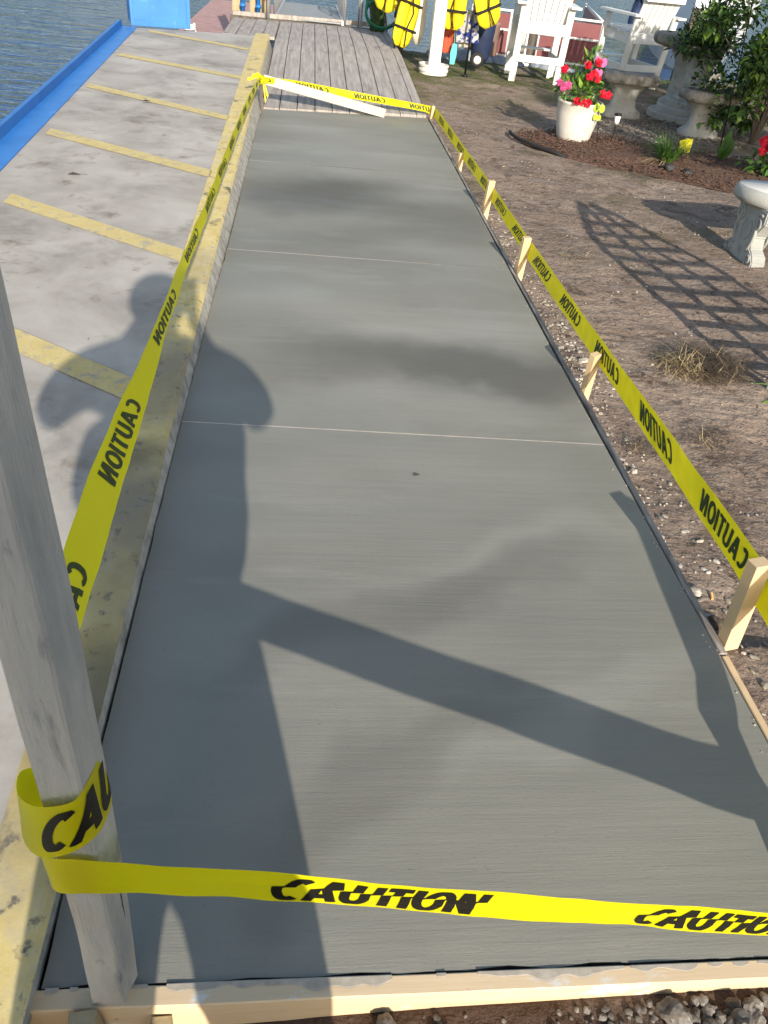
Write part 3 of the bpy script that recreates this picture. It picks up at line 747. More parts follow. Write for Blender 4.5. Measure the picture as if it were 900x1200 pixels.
# right run: from the leaning post past the stakes, round the corner stake to the knot
RB = [((1.10,.56,.16),(1.115,.56,.25)), ((1.19,.85,.145),(1.20,.85,.24)), ((1.238,1.33,.135),(1.246,1.33,.236)), ((1.24,1.5,.136),(1.248,1.48,.236)), ((1.24,2.1,.128),(1.244,2.2,.222)), ((1.24,2.86,.112),(1.244,2.86,.202)), ((1.24,3.6,.088),(1.246,3.5,.184)), ((1.24,4.6,.076),(1.244,4.45,.166)),
      ((1.24,5.45,.068),(1.244,5.4,.152)), ((1.238,6.6,.040),(1.24,6.5,.13)), ((1.235,7.6,.022),(1.237,7.6,.110)), ((1.226,8.10,.012),(1.228,8.10,.098)), ((1.205,8.205,.020),(1.205,8.205,.098)), ((1.14,8.20,.045),(1.14,8.20,.105)), ((.75,8.13,.090),(.75,8.13,.150)), ((.3,8.05,.135),(.3,8.05,.200)), ((-.1,7.98,.180),(-.1,7.98,.245)), ((-.385,7.86,.225),(-.385,7.86,.27))]
f_, tot_ = sampler(ribbon(RB)); s1 = y_to_s(f_, 2.5, 1.50)
tape_thing(RB, [s1 + .553*k for k in range(-1, 20)], 'caution tape running outside the right stakes, round the corner and back to the far knot', sx=1.12)

# knot: crumpled loops and loose ends
bm = bmesh.new()
kc = V((-.412,7.83,.25)); r2 = random.Random(3)
for k in range(7):
    a0 = r2.random()*6.28; ax = V((r2.uniform(-1,1), r2.uniform(-1,1), r2.uniform(-1,1))).normalized(); b0 = ax.orthogonal().normalized(); c0 = ax.cross(b0); rad = r2.uniform(.025,.045); prev = None
    for j in range(13):
        t = a0 + 6.28*j/12*.85; p = kc + (b0*math.cos(t)+c0*math.sin(t)*.7)*rad; wv = ax*r2.uniform(.008,.018)
        row = (bm.verts.new(p-wv), bm.verts.new(p+wv))
        if prev: bm.faces.new((prev[0], prev[1], row[1], row[0]))
        prev = row
for (dx, dz, L) in ((-.09,.055,7),(-.13,.02,6),(.03,-.15,7),(.05,-.11,6)):
    prev = None
    for j in range(L+1):
        t = j/L; p = kc + V((dx*t, -.02*t, dz*t + .02*math.sin(t*5))); row = (bm.verts.new(p+V((.004,0,-.018*(1-.3*t)))), bm.verts.new(p+V((.004+.01*t,.004,.018*(1-.3*t)))))
        if prev: bm.faces.new((prev[0], prev[1], row[1], row[0]))
        prev = row
tag(link('tape_knot', bm, M['tape']), 'crumpled yellow tape knot on the far corner stake of the slab', 'knot')

# white board sloping from the knot down to the boardwalk
bm = bmesh.new(); beam(bm, (-.40,7.905,.245), (.73,8.02,.035), .035, .075, up=(0,0,1), bev=.003)
tag(link('sloping_board', bm, M['deck_pale']), 'pale board sloping from the knot stake down onto the boardwalk', 'board')
# ------------------------------------------------------------------ white tall slatted chairs
WH = M['white']
def tall_chair(loc, rz, label):
    e = empty('slatted_chair', loc, label, 'chair', 'tall white slatted chairs', rz)
    L = lambda n, bm, m=WH: link(n, bm, m, e)
    for sx in (-1,1):
        bm = bmesh.new(); beam(bm, (sx*.30,-.22,-.04), (sx*.30,-.34,.86), .038, .085, up=(1,0,0), bev=.004); L('leg', bm)
        bm = bmesh.new(); beam(bm, (sx*.30,.40,-.04), (sx*.30,.34,.82), .038, .085, up=(1,0,0), bev=.004); L('leg', bm)
        bm = bmesh.new(); prism(bm, [(-.065,-.42),(.065,-.42),(.085,.2),(.075,.46),(-.04,.46),(-.055,.2)], .835, .86, Matrix.Translation((sx*.34,0,0)))
        bmesh.ops.recalc_face_normals(bm, faces=bm.faces); L('armrest', bm)
        bm = bmesh.new(); beam(bm, (sx*.272,.44,.60), (sx*.272,-.30,.555), .028, .11, up=(0,0,1), bev=.004); L('seat_rail', bm)
        bm = bmesh.new(); beam(bm, (sx*.272,.60,.235), (sx*.272,-.26,.235), .028, .08, up=(0,0,1), bev=.004); L('foot_rail', bm)
    bm = bmesh.new(); box(bm, (0,-.325,.59), (.585,.024,.125), bev=.004); L('rear_board', bm)
    bm = bmesh.new(); box(bm, (0,-.285,.24), (.57,.024,.08), bev=.004); L('rear_stretcher', bm)
    bm = bmesh.new()
    for k in range(6): box(bm, (0,.40-.105*k,.672-.010*k), (.60,.09,.02), bev=.003)
    L('seat', bm)
    bm = bmesh.new()
    for k in range(2): box(bm, (0,.46+.10*k,.288), (.60,.085,.02), bev=.003)
    L('footrest', bm)
    bm = bmesh.new()
    for k in range(7):
        u = (k-3)/3; T = Matrix.Translation((0,-.20,.60)) @ Matrix.Rotation(R(22), 4, 'X')
        top = .80 - .10*u*u
        a = [(-.033,0),(.033,0),(.041,top-.02),(.02,top),(-.02,top),(-.041,top-.02)]
        prism(bm, [(x + u*(.225 + .05*(y/.8)), y) for x, y in a], -.01, .01, T @ Matrix.Rotation(R(90), 4, 'X') if False else T @ Matrix(((1,0,0,0),(0,0,-1,0),(0,1,0,0),(0,0,0,1))))
    bmesh.ops.recalc_face_normals(bm, faces=bm.faces); L('backrest', bm)
    bm = bmesh.new(); beam(bm, (-.30,-.43,1.04), (.30,-.43,1.04), .03, .06, up=(0,0,1), bev=.003); L('back_brace', bm)
    return e
ch = tall_chair((3.02,11.68,-.03), R(-6), 'tall white slatted chair behind the flower pot, seen from the back')
c2 = copy_tree(ch); c2.location = (4.46,12.02,-.05); c2.rotation_euler.z = R(16); c2['label'] = 'tall white slatted chair between the round stone table and the water'
tr = empty('shadow_trellis', (2.53,3.02,-.06), 'unseen trellis past the right edge, standing in for what casts the slatted shadow', 'trellis')  # out of view, shaped to throw the slatted shadow across the yard
def tr_w(z): return .345*(1 - max(0, (z-.62)/.62)**1.6)
bm = bmesh.new()
for k in (-1,-.36,.32,1):
    zt = 1.18 if abs(k) < .5 else .62
    if abs(k) < .5: tube(bm, [(k*.345,0,-.05),(k*.345,0,.62),(k*.345*.25,0,1.18)], .026, 6)
    else: tube(bm, [(k*.345,0,-.05)]+[(k*tr_w(z),0,z) for z in [.3,.62,.75,.88,1.0,1.1,1.2]], .026, 6)
link('upright', bm, M['white'], tr)
bm = bmesh.new()
for k in range(11):
    z = .10+.10*k; w_ = tr_w(z)-.004
    tube(bm, [(-w_,-.024,z+.012),(0,-.024,z),(w_,-.024,z+.012)], .019, 6)
link('crosspiece', bm, M['white'], tr)

# ------------------------------------------------------------------ stone stools and tables
def kidney(w, d, bend, z0, z1, ov=0, n=26):
    pts = []
    for k in range(n+1):
        a = -1 + 2*k/n; pts.append((a*w/2, -d/2 + bend*(1-a*a)*-1 + (.05 if abs(a) > .95 else 0)))
    for k in range(n+1):
        a = 1 - 2*k/n; pts.append((a*w/2*.86, d/2 - bend*(1-a*a)*.9 - (.04 if abs(a) > .95 else 0)))
    return pts
def slab_edge(bm, pts, z0, z1, r=.02):
    """rounded-edge slab from outline"""
    n = len(pts); cx = sum(p[0] for p in pts)/n; cy = sum(p[1] for p in pts)/n
    prof = [(1-.10,z0),(1-.02,z0+r*.6),(1.0,z0+(z1-z0)*.45),(1-.008,z1-r*.6),(1-.05,z1)]
    rings = [[bm.verts.new((cx+(x-cx)*k, cy+(y-cy)*k, z + .003*noise.noise(V((x*14,y*14,z*9))))) for x, y in pts] for k, z in prof]
    for a, b in zip(rings, rings[1:]):
        for k in range(n): bm.faces.new((a[k], a[(k+1)%n], b[(k+1)%n], b[k]))
    bm.faces.new(rings[0][::-1]); bm.faces.new(rings[-1])
def stone_stool(loc, rz, label, w=.66, h=.44):
    e = empty('stone_stool', loc, label, 'stone stool', 'curved stone stools round the stone table', rz)
    bm = bmesh.new(); slab_edge(bm, kidney(w, .34, .07, 0, 0), h-.10, h); link('seat', bm, M['stone'], e, True)
    bm = bmesh.new(); prof = [(.20,0),(.19,.05),(.13,.10),(.115,.18),(.135,.25),(.18,.31),(.20,h-.098)]
    rings = []
    for r_, z in prof: rings.append([bm.verts.new((x, y, z-.03 if z == 0 else z)) for x, y in [(r_*1.15*math.copysign(abs(math.cos(a))**.6, math.cos(a)), r_*.62*math.copysign(abs(math.sin(a))**.6, math.sin(a))) for a in [2*math.pi*k/24 for k in range(24)]]])
    for a, b in zip(rings, rings[1:]):
        for k in range(24): bm.faces.new((a[k], a[(k+1)%24], b[(k+1)%24], b[k]))
    bm.faces.new(rings[0][::-1]); bm.faces.new(rings[-1]); link('pedestal', bm, M['stone_pale'], e, True)
    return e
s1_ = stone_stool((3.60,9.62,-.06), R(-10), 'mottled stone stool in front of the tall chair, nearest the flower pot')
for loc, rz, lb in (((4.22,8.85,-.06), R(8), 'mottled stone stool in front of the plant pedestal, half under the shrub'), ((5.32,11.7,-.20), R(30), 'far stone stool at the water edge behind the plant pedestal'), ((3.05,3.05,-.06), R(70), 'unseen stone stool past the right edge, added for its shadow on the yard')):  # last stool is out of view, added as a shadow caster
    c = copy_tree(s1_); c.location = loc; c.rotation_euler.z = rz; c['label'] = lb
tb = empty('stone_table', (4.74,10.85,-.08), 'round mottled stone table on a thick pedestal near the water', 'table')
bm = bmesh.new(); lathe(bm, [(.36,.64),(.44,.66),(.47,.70),(.468,.745),(.45,.775),(.001,.78)], n=40); link('tabletop', bm, M['stone'], tb, True)
bm = bmesh.new(); lathe(bm, [(.22,-.02),(.21,.05),(.13,.10),(.11,.3),(.14,.5),(.24,.638)], n=28); link('pedestal', bm, M['stone_pale'], tb, True)

# pedestal with a planted bowl
pp = empty('plant_pedestal', (4.50,9.86,-.06), 'fluted stone pedestal on round steps holding a bowl of dark foliage', 'pedestal')
bm = bmesh.new()
for r_, z in ((.46,.0),(.37,.065),(.28,.13)): lathe(bm, [(r_,z-.02),(r_,z+.045),(r_-.02,z+.063),(.001,z+.064)], n=32)
link('stepped_base', bm, M['stone_pale'], pp, False)
bm = bmesh.new(); n = 36; prev = None
for r_, z in ((.20,.195),(.17,.24),(.145,.32),(.135,.45),(.15,.56),(.19,.64)):
    row = [bm.verts.new((math.cos(6.2832*k/n)*r_*(1+.05*math.cos(6.2832*k/n*9)), math.sin(6.2832*k/n)*r_*(1+.05*math.cos(6.2832*k/n*9)), z)) for k in range(n)]
    if prev:
        for k in range(n): bm.faces.new((prev[k], prev[(k+1)%n], row[(k+1)%n], row[k]))
    prev = row
link('column', bm, M['stone_pale'], pp, True)
bm = bmesh.new(); lathe(bm, [(.17,.641),(.20,.67),(.225,.71),(.235,.74),(.21,.745),(.001,.75)], n=28); link('bowl', bm, M['stone'], pp, True)
def cluster(bm, c, rad, n, L, w, up=.3, mi=(0,), seed=0, shell=.55, fold=.25):
    q = random.Random(seed)
    for i in range(n):
        d = V((q.gauss(0,1), q.gauss(0,1), q.gauss(0,1))).normalized()
        r_ = (shell + (1-shell)*q.random()) * (1 + .35*noise.noise(d*2.3 + V((seed*7,0,0))))
        p = V(c) + V((d.x*rad[0], d.y*rad[1], d.z*rad[2]))*r_
        dd = (d + V((q.uniform(-1,1), q.uniform(-1,1), q.uniform(-1,1)+up))*.9).normalized()
        nn = (d*.6 + V((q.uniform(-.5,.5), q.uniform(-.5,.5), 1))).normalized()
        k = q.uniform(.65,1.25)
        leafq(bm, p, dd, nn, L*k, w*k, fold, q.choice(mi), curl=.25)
bm = bmesh.new(); cluster(bm, (0,-.02,.78), (.40,.38,.20), 1500, .085, .035, .4, (0,0,0,0,1), 4, .2); cluster(bm, (.02,0,.98), (.22,.2,.18), 420, .12, .02, 1.4, (0,), 5, .2)
link('foliage', bm, [M['leaf_dark'], M['leaf']], pp)

# ------------------------------------------------------------------ shrub and off-frame tree
def woody(name, loc, label, cat, clumps, nleaf, L, w, mats, mi, stems, seed, rs=.02):
    e = empty(name, loc, label, cat)
    bm = bmesh.new()
    for k, (c, rad) in enumerate(clumps): cluster(bm, c, rad, nleaf, L, w, .2, mi, seed+k, .25)
    link('crown' if cat == 'tree' else 'foliage', bm, mats, e)
    bm = bmesh.new()
    for pts, r0 in stems: tube(bm, pts, [r0*(1-.75*i/(len(pts)-1)) for i in range(len(pts))], 8)
    link('trunk' if cat == 'tree' else 'stem', bm, M['dark_wood'], e, True)
    return e
q = random.Random(11)
cl = []
for k in range(44):
    a = q.uniform(0, 6.28); z = q.uniform(.18, 1.75); rr = .72*math.sqrt(max(.1, 1-((z-.95)/1.0)**2))*q.uniform(.35,1)
    cl.append(((math.cos(a)*rr*1.15, math.sin(a)*rr, z), (q.uniform(.16,.26), q.uniform(.16,.26), q.uniform(.12,.2))))
st = [([(0,0,-.05),(q.uniform(-.1,.1),q.uniform(-.1,.1),.4),(c[0]*.6,c[1]*.6,c[2]*.75),(c[0],c[1],c[2])], .018) for c, r_ in cl[::3]]
woody('leafy_shrub', (4.80,8.72,-.06), 'big glossy green shrub beside the plant pedestal at the right edge', 'shrub', cl, 190, .085, .045, [M['leaf'], M['leaf_dark'], M['leaf_lime']], (0,0,1,1,1,2), st, 20)
cl = []
for k in range(30):
    d = V((q.gauss(0,1), q.gauss(0,1), q.gauss(0,.7))).normalized()*q.uniform(.3,1.0)
    cl.append(((d.x*1.35, d.y*1.1, 2.55+d.z*.95), (q.uniform(.22,.34),)*3))
st = [([(0,0,-.1),(.05,.02,.8),(.0,.05,1.5)], .09)] + [([(0,.05,1.4),(c[0]*.5,c[1]*.5,2.0),c], .045) for c, r_ in cl[::2]]
woody('shade_tree', (5.25,3.1,-.06), 'small leafy tree standing off to the right that dapples the garden bed', 'tree', cl, 150, .13, .075, [M['leaf'], M['leaf_dark']], (0,0,1), st, 60)

# ------------------------------------------------------------------ mulch bed, edging, planting
BED = [(1.99,7.98),(2.06,7.62),(2.28,7.34),(2.62,7.10),(3.0,6.88),(3.4,6.66),(3.9,6.40),(4.6,6.2),(5.2,6.3),(5.1,7.4),(4.3,7.9),(3.7,8.05),(3.2,8.35),(2.7,8.50),(2.2,8.35)]
bm = bmesh.new(); c = (3.4,7.4); prev = None
for k in range(6):
    t = 1-k/6; row = [bm.verts.new((c[0]+(x-c[0])*t, c[1]+(y-c[1])*t, gz(x, y)+.006+.03*(1-t**3) + .012*noise.noise(V((x*4*t, y*4*t, 1))))) for x, y in BED]
    if prev:
        for i in range(len(BED)): bm.faces.new((prev[i], prev[(i+1)%len(BED)], row[(i+1)%len(BED)], row[i]))
    prev = row
bm.faces.new(prev)
tag(link('mulch_bed', bm, M['mulch']), kind='structure')
def inside(p, poly):
    x, y = p; r_ = False
    for (x1,y1),(x2,y2) in zip(poly, poly[1:]+poly[:1]):
        if (y1>y) != (y2>y) and x < (x2-x1)*(y-y1)/(y2-y1)+x1: r_ = not r_
    return r_
bm = bmesh.new(); q = random.Random(5); n = 0
while n < 2600:
    p = (q.uniform(1.95,5.1), q.uniform(6.2,8.5))
    if not inside(p, BED): continue
    n += 1; a = q.random()*6.28; L, w_ = q.uniform(.015,.05), q.uniform(.005,.013)
    box(bm, (p[0], p[1], gz(*p)+.03+q.uniform(-.008,.018)), (L, w_, .004), (Matrix.Rotation(a, 3, 'Z') @ Matrix.Rotation(q.uniform(-.6,.6), 3, 'Y')))
tag(link('bark_chips', bm, M['mulch']), kind='stuff')
bm = bmesh.new(); tube(bm, [(1.99,8.15,-.05),(1.965,7.98,-.035),(1.99,7.75,-.03),(2.09,7.55,-.03),(2.24,7.37,-.038),(2.34,7.29,-.06)], .016, 8)
tag(link('bed_edging', bm, M['rubber'], smooth=True), 'black rubber edging round the left tip of the mulch bed', 'edging')

def flower(bm, p, n, r_, mi=0):
    n = V(n).normalized(); a = n.orthogonal().normalized(); b = n.cross(a)
    for k in range(5):
        t = 6.2832*k/5; d = (a*math.cos(t)+b*math.sin(t)); 
        v0 = bm.verts.new(V(p)); s = n.cross(d)
        v1 = bm.verts.new(V(p)+d*r_*.6+s*r_*.42+n*r_*.25); v2 = bm.verts.new(V(p)+d*r_*1.05+n*r_*.1); v3 = bm.verts.new(V(p)+d*r_*.6-s*r_*.42+n*r_*.25)
        bm.faces.new((v0,v1,v2,v3)).material_index = mi
fp = empty('flower_pot', (2.60,8.06,-.06), 'cream round pot with red mandevilla flowers standing in the mulch', 'potted plant')
bm = bmesh.new(); lathe(bm, [(.13,-.0),(.150,.008),(.165,.04),(.185,.13),(.203,.24),(.212,.33),(.220,.338),(.214,.352),(.200,.350),(.198,.32),(.19,.31),(.001,.315)], n=40); link('pot', bm, M['pot'], fp, True)
bm = bmesh.new(); lathe(bm, [(.196,.318),(.1,.33),(.001,.335)], n=20, cap=False); link('soil', bm, M['mulch'], fp)
bm = bmesh.new(); cluster(bm, (0,0,.42), (.24,.2,.12), 190, .085, .04, .5, (0,0,1), 31, .2); cluster(bm, (.02,0,.60), (.11,.1,.17), 110, .085, .042, .5, (0,1), 32, .2); cluster(bm, (-.2,-.02,.48), (.13,.12,.08), 60, .08, .03, .4, (1,0), 33, .2)
link('foliage', bm, [M['leaf'], M['leaf_lime']], fp)
bm = bmesh.new()
for k in range(9): tube(bm, [(q.uniform(-.1,.1),q.uniform(-.1,.1),.32),(q.uniform(-.14,.12),q.uniform(-.1,.1),.5),(q.uniform(-.2,.12),q.uniform(-.1,.1),.66)], .003, 5)
link('stem', bm, M['leaf'], fp)
bm_pos = [(-.05,-.14,.66,0),(.05,-.12,.69,0),(.02,-.16,.60,0),(-.02,-.18,.575,0),(.06,-.16,.565,0),(.16,-.12,.44,0),(.22,-.10,.43,0),(-.06,-.21,.375,0),(.0,-.22,.365,0),(-.10,-.2,.37,0),(-.24,-.06,.60,0),(-.28,-.14,.50,1),(-.25,-.16,.47,1),(-.2,-.15,.49,1)]
for k, (x, y, z, c_) in enumerate(bm_pos):
    bm = bmesh.new(); flower(bm, (x, y, z), (q.uniform(-.4,.4), -1, q.uniform(.1,.8)), .042)
    for j in range(2): flower(bm, (x+q.uniform(-.015,.015), y-.006*j-.004, z+q.uniform(-.015,.015)), (q.uniform(-.6,.6), -1, q.uniform(-.2,.8)), .030)
    link('flower', bm, M['petal_pink'] if c_ else M['petal_red'], fp)
def ornament(name, base, top, m, label, r_=.05):
    e = empty(name, base, label, 'garden ornament')
    h = top[2]-base[2]; ox, oy = top[0]-base[0], top[1]-base[1]
    bm = bmesh.new(); tube(bm, [(0,0,-.03),(ox*.5,oy*.5,h*.5),(ox,oy,h)], .0035, 6); link('rod', bm, M['black'], e)
    for (dx, dz, rx, rz_) in ((-.4,.55,.75,1.0),(.45,.45,.7,.95),(-.3,-.75,.55,.75),(.3,-.8,.5,.7)):
        bm = bmesh.new(); n = 16
        pts = [(ox + r_*(dx + rx*.62*math.cos(6.2832*k/n)), h + r_*(dz + rz_*.62*math.sin(6.2832*k/n))) for k in range(n)]
        prism(bm, pts, -oy-.002, -oy+.002, Matrix(((1,0,0,0),(0,0,-1,0),(0,1,0,0),(0,0,0,1))))
        bmesh.ops.recalc_face_normals(bm, faces=bm.faces); link('wing', bm, m, e)
    return e
ornament('butterfly_stake', (2.80,7.88,-.05), (2.73,7.86,.24), M['lime_plastic'], 'lime green butterfly ornament on a thin rod against the cream pot', .062)
ornament('butterfly_stake', (2.84,7.98,-.05), (2.67,7.95,.60), M['magenta'], 'magenta butterfly ornament on a tall rod above the red flowers', .068)
def solar(loc, label, h=.26):
    e = empty('solar_light', loc, label, 'solar light', 'solar garden lights')
    bm = bmesh.new(); tube(bm, [(0,0,-.04),(0,0,h-.09)], .007, 8); link('stake', bm, M['black'], e)
    bm = bmesh.new(); lathe(bm, [(.014,h-.09),(.026,h-.07),(.030,h-.012),(.001,h-.012)], n=16); link('lens', bm, M['glass'], e, True)
    bm = bmesh.new(); lathe(bm, [(.034,h-.012),(.036,h-.004),(.034,h+.008),(.001,h+.010)], n=16); link('cap', bm, M['black'], e, True)
    return e
sol = solar((3.01,8.08,-.06), 'small solar light in the mulch just right of the flower pot')
c = copy_tree(sol); c.location = (4.24,7.40,-.10); c['label'] = 'small solar light at the right edge behind the carved bench'

gp = empty('grass_clump', (3.30,7.36,-.05), 'clump of green strappy blades with dry brown ones in the mulch bed', 'plant')
bm = bmesh.new()
for k in range(170):
    a = q.random()*6.28; blade(bm, (math.cos(a)*.04, math.sin(a)*.04, .0), (math.cos(a)*q.uniform(.2,.9), math.sin(a)*q.uniform(.2,.9), 1.1), q.uniform(.26,.46), .013, q.uniform(.2,.6))
link('blades', bm, M['leaf'], gp)
bm = bmesh.new()
for k in range(22):
    a = q.uniform(2.5,4.5); blade(bm, (math.cos(a)*.03, math.sin(a)*.03, .0), (math.cos(a), math.sin(a)*.6, .8), q.uniform(.2,.34), .007, q.uniform(.6,1.0))
link('dry_blades', bm, M['straw'], gp)
ys = empty('plant_marker', (3.50,7.50,-.05), 'bright yellow plant marker leaning beside the grass clump', 'plant marker')
bm = bmesh.new(); T = Matrix.Translation((0,0,.13)) @ Matrix.Rotation(R(-14), 4, 'Y') @ Matrix(((1,0,0,0),(0,0,-1,0),(0,1,0,0),(0,0,0,1)))
prism(bm, [(-.06,-.05),(.05,-.06),(.075,.05),(.02,.065),(-.05,.055)], -.003, .003, T); bmesh.ops.recalc_face_normals(bm, faces=bm.faces); link('plate', bm, M['yellow_leaf'], ys)
bm = bmesh.new(); tube(bm, [(0,.004,-.03),(0,.004,.12)], .004, 6); link('peg', bm, M['black'], ys)
for p, r_, lb in (((3.22,7.06,-.02), .065, 'black stone standing upright below the grass clump'), ((3.37,7.0,-.035), .055, 'black flat stone lying on the mulch edge, right of the upright one')):
    bm = bmesh.new(); stone(bm, (0,0,0), r_, .55, p[0], 3); o = link('black_stone', bm, M['black_rock'], smooth=True); o.location = p; tag(o, lb, 'stone')
bl = empty('broad_leaf_plant', (3.95,7.62,-.06), 'young plant with broad upright green leaves behind the carved bench', 'plant')
for k, (a, t, L) in enumerate(((.9,.25,.30),(2.6,.7,.20),(4.0,.8,.2),(5.2,.55,.22),(.1,.8,.22),(1.7,.5,.18))):
    bm = bmesh.new(); leafq(bm, (0,0,.02), (math.cos(a)*t, math.sin(a)*t, 1), (math.cos(a), math.sin(a), .3), L, L*.34, .3, 0, .2); link('leaf', bm, M['leaf'], bl)
bm = bmesh.new(); tube(bm, [(4.21,8.2,-.1),(4.12,8.2,.65),(4.04,8.2,1.25),(4.06,8.2,1.36),(4.14,8.2,1.38),(4.18,8.2,1.30)], .007, 8)
tag(link('plant_hook', bm, M['black'], smooth=True), 'thin black leaning garden hook in front of the shrub', 'plant hook')
rf = empty('red_flower_plant', (4.14,7.15,-.08), 'low plant with bright red flowers at the right edge', 'plant')
bm = bmesh.new(); cluster(bm, (0,0,.14), (.2,.17,.12), 160, .08, .04, .4, (0,), 71, .2); link('foliage', bm, M['leaf'], rf)
for k in range(10):
    bm = bmesh.new(); p = (q.uniform(-.20,.02), q.uniform(-.16,-.05), q.uniform(.26,.37)); flower(bm, p, (q.uniform(-.5,.3),-1,.6), .045); flower(bm, (p[0],p[1]-.008,p[2]), (q.uniform(-.5,.3),-1,.2), .03); link('flower', bm, M['petal_red'], rf)

# carved bench at the right edge
cb = empty('carved_bench', (3.20,4.92,-.075), 'pale curved stone bench with carved scroll legs at the right edge of the yard', 'bench')
bm = bmesh.new(); pts = []
for k in range(56):
    a = 6.2832*k/56; px_ = .43*math.copysign(abs(math.cos(a))**.62, math.cos(a)); pts.append((px_, .215*math.copysign(abs(math.sin(a))**.85, math.sin(a)) + .38*px_*px_))
slab_edge(bm, pts, .340, .440, .03); seat = link('seat', bm, [M['stone_pale'], M['stone_sunlit']], cb, True)
for p in seat.data.polygons:
    if p.normal.z > .9: p.material_index = 1  # upward faces take the painted sunlit tone
prof = [(-.20,-.03),(.20,-.03),(.21,.03),(.17,.075),(.12,.10),(.115,.17),(.15,.22),(.19,.27),(.185,.346),(-.185,.346),(-.19,.27),(-.15,.22),(-.115,.17),(-.12,.10),(-.17,.075),(-.21,.03)]
for sx in (-1,1):
    T = Matrix.Translation((sx*.27,0,0)) @ Matrix(((0,0,1,0),(1,0,0,0),(0,1,0,0),(0,0,0,1)))
    bm = bmesh.new(); prism(bm, prof, -.05, .05, T); bmesh.ops.recalc_face_normals(bm, faces=bm.faces)
    bmesh.ops.bevel(bm, geom=[e_ for e_ in bm.edges], offset=.008, segments=2, affect='EDGES')
    leg = link('carved_leg', bm, M['stone_pale'], cb)
    bm = bmesh.new()
    for sg in (-1,1):
        for side in (-1,1):
            X_ = sx*.27 + side*.052
            tube(bm, [(X_, sg*(.125 + (.055-.045*t)*math.cos(9.5*t+1.0)), .262 + (.055-.045*t)*math.sin(9.5*t+1.0)) for t in [i/26 for i in range(27)]], .009, 6)
            tube(bm, [(X_, sg*(.15 + (.042-.034*t)*math.cos(-8.5*t-1.0)), .035 + (.042-.034*t)*math.sin(-8.5*t-1.0)) for t in [i/22 for i in range(23)]], .008, 6)
            tube(bm, [(X_, sg*(.085+.045*math.sin(t*3.1)), .30-.23*t) for t in [i/12 for i in range(13)]], [.006+.006*math.sin(i/12*3.1) for i in range(13)], 6)
            tube(bm, [(X_, sg*(.03+.03*math.sin(t*3.1)), .13+.12*t) for t in [i/8 for i in range(9)]], [.004+.009*math.sin(i/8*3.1) for i in range(9)], 6)
    link('scroll_relief', bm, M['stone_pale'], leg, True)
    if True:
        leg.parent = cb

# ------------------------------------------------------------------ scattered yard details
def yard_p(q):
    return (q.uniform(1.22, 3.1), q.uniform(.75, 7.5)**1)
bm = bmesh.new(); q = random.Random(21)
for k in range(1500):
    x = 1.21 + abs(q.gauss(0, .10)) if k < 620 else q.uniform(1.25, 3.6); y = q.uniform(.6, 5.5) if k < 900 else q.uniform(.6, 10)
    if k < 620 and q.random() < .4: y = 2.9 + abs(q.gauss(0, .6))
    r_ = q.choice((.003,.004,.005,.006,.009)) * (1.15 if k < 620 else .9)
    if noise.noise(V((x*1.5, y*1.5, 7))) < -.25 and k >= 620: continue
    g = bmesh.ops.create_icosphere(bm, subdivisions=1, radius=1); a = q.random()*6.28; sx, sy, sz = q.uniform(.8,1.7), q.uniform(.6,1.1), q.uniform(.3,.7)
    for v in g['verts']:
        p = V((v.co.x*sx, v.co.y*sy, v.co.z*sz))*r_*(1+.3*noise.noise(v.co*2+V((k,0,0))))
        v.co = V((x + p.x*math.cos(a)-p.y*math.sin(a), y + p.x*math.sin(a)+p.y*math.cos(a), gz(x, y)+r_*.3+p.z))
tag(link('shell_gravel', bm, M['shell']), kind='stuff')
# gravel patch between the stools
bm = bmesh.new()
for k in range(1500):
    x, y = q.gauss(3.75,.5), q.gauss(8.95,.45); r_ = q.uniform(.008,.02)
    if x > 5 or x < 2.9 or y < 8.35: continue
    g = bmesh.ops.create_icosphere(bm, subdivisions=1, radius=1); sx, sy, sz = q.uniform(.8,1.5), q.uniform(.6,1.1), q.uniform(.3,.7)
    for v in g['verts']: v.co = V((x+v.co.x*sx*r_, y+v.co.y*sy*r_, gz(x,y)+r_*.3+v.co.z*sz*r_))
tag(link('garden_gravel', bm, M['rock']), kind='stuff')
# rubble by the front form board
bm = bmesh.new()
for k in range(1100):
    x = .10 + 1.05*q.random()**.6; y = q.uniform(.30,.522)
    if x < .55 and q.random() < .7: continue
    r_ = q.uniform(.002,.012)*(1.15 if x > .7 else .7)
    stone(bm, (x, y, gz(x,y)+r_*.25), r_, .8, k, 2)
tag(link('rubble', bm, M['rock']), kind='stuff')
for k, (x, y, r_, lb, m) in enumerate(((.19,.505,.026,'rough grey mortar lump below the middle of the front form board','rock'), (.285,.485,.017,'smooth brown pebble in the soil, right of the mortar lump','rock'), (.72,.500,.028,'pale broken concrete chunk among the rubble at lower right','rock'), (.84,.475,.03,'dark broken rock at the lower right corner','rock'))):
    bm = bmesh.new(); stone(bm, (0,0,0), r_, .75, k+3, 3); o = link('rubble_lump', bm, M[m]); o.location = (x, y, gz(x,y)+r_*.4); tag(o, lb, 'stone')
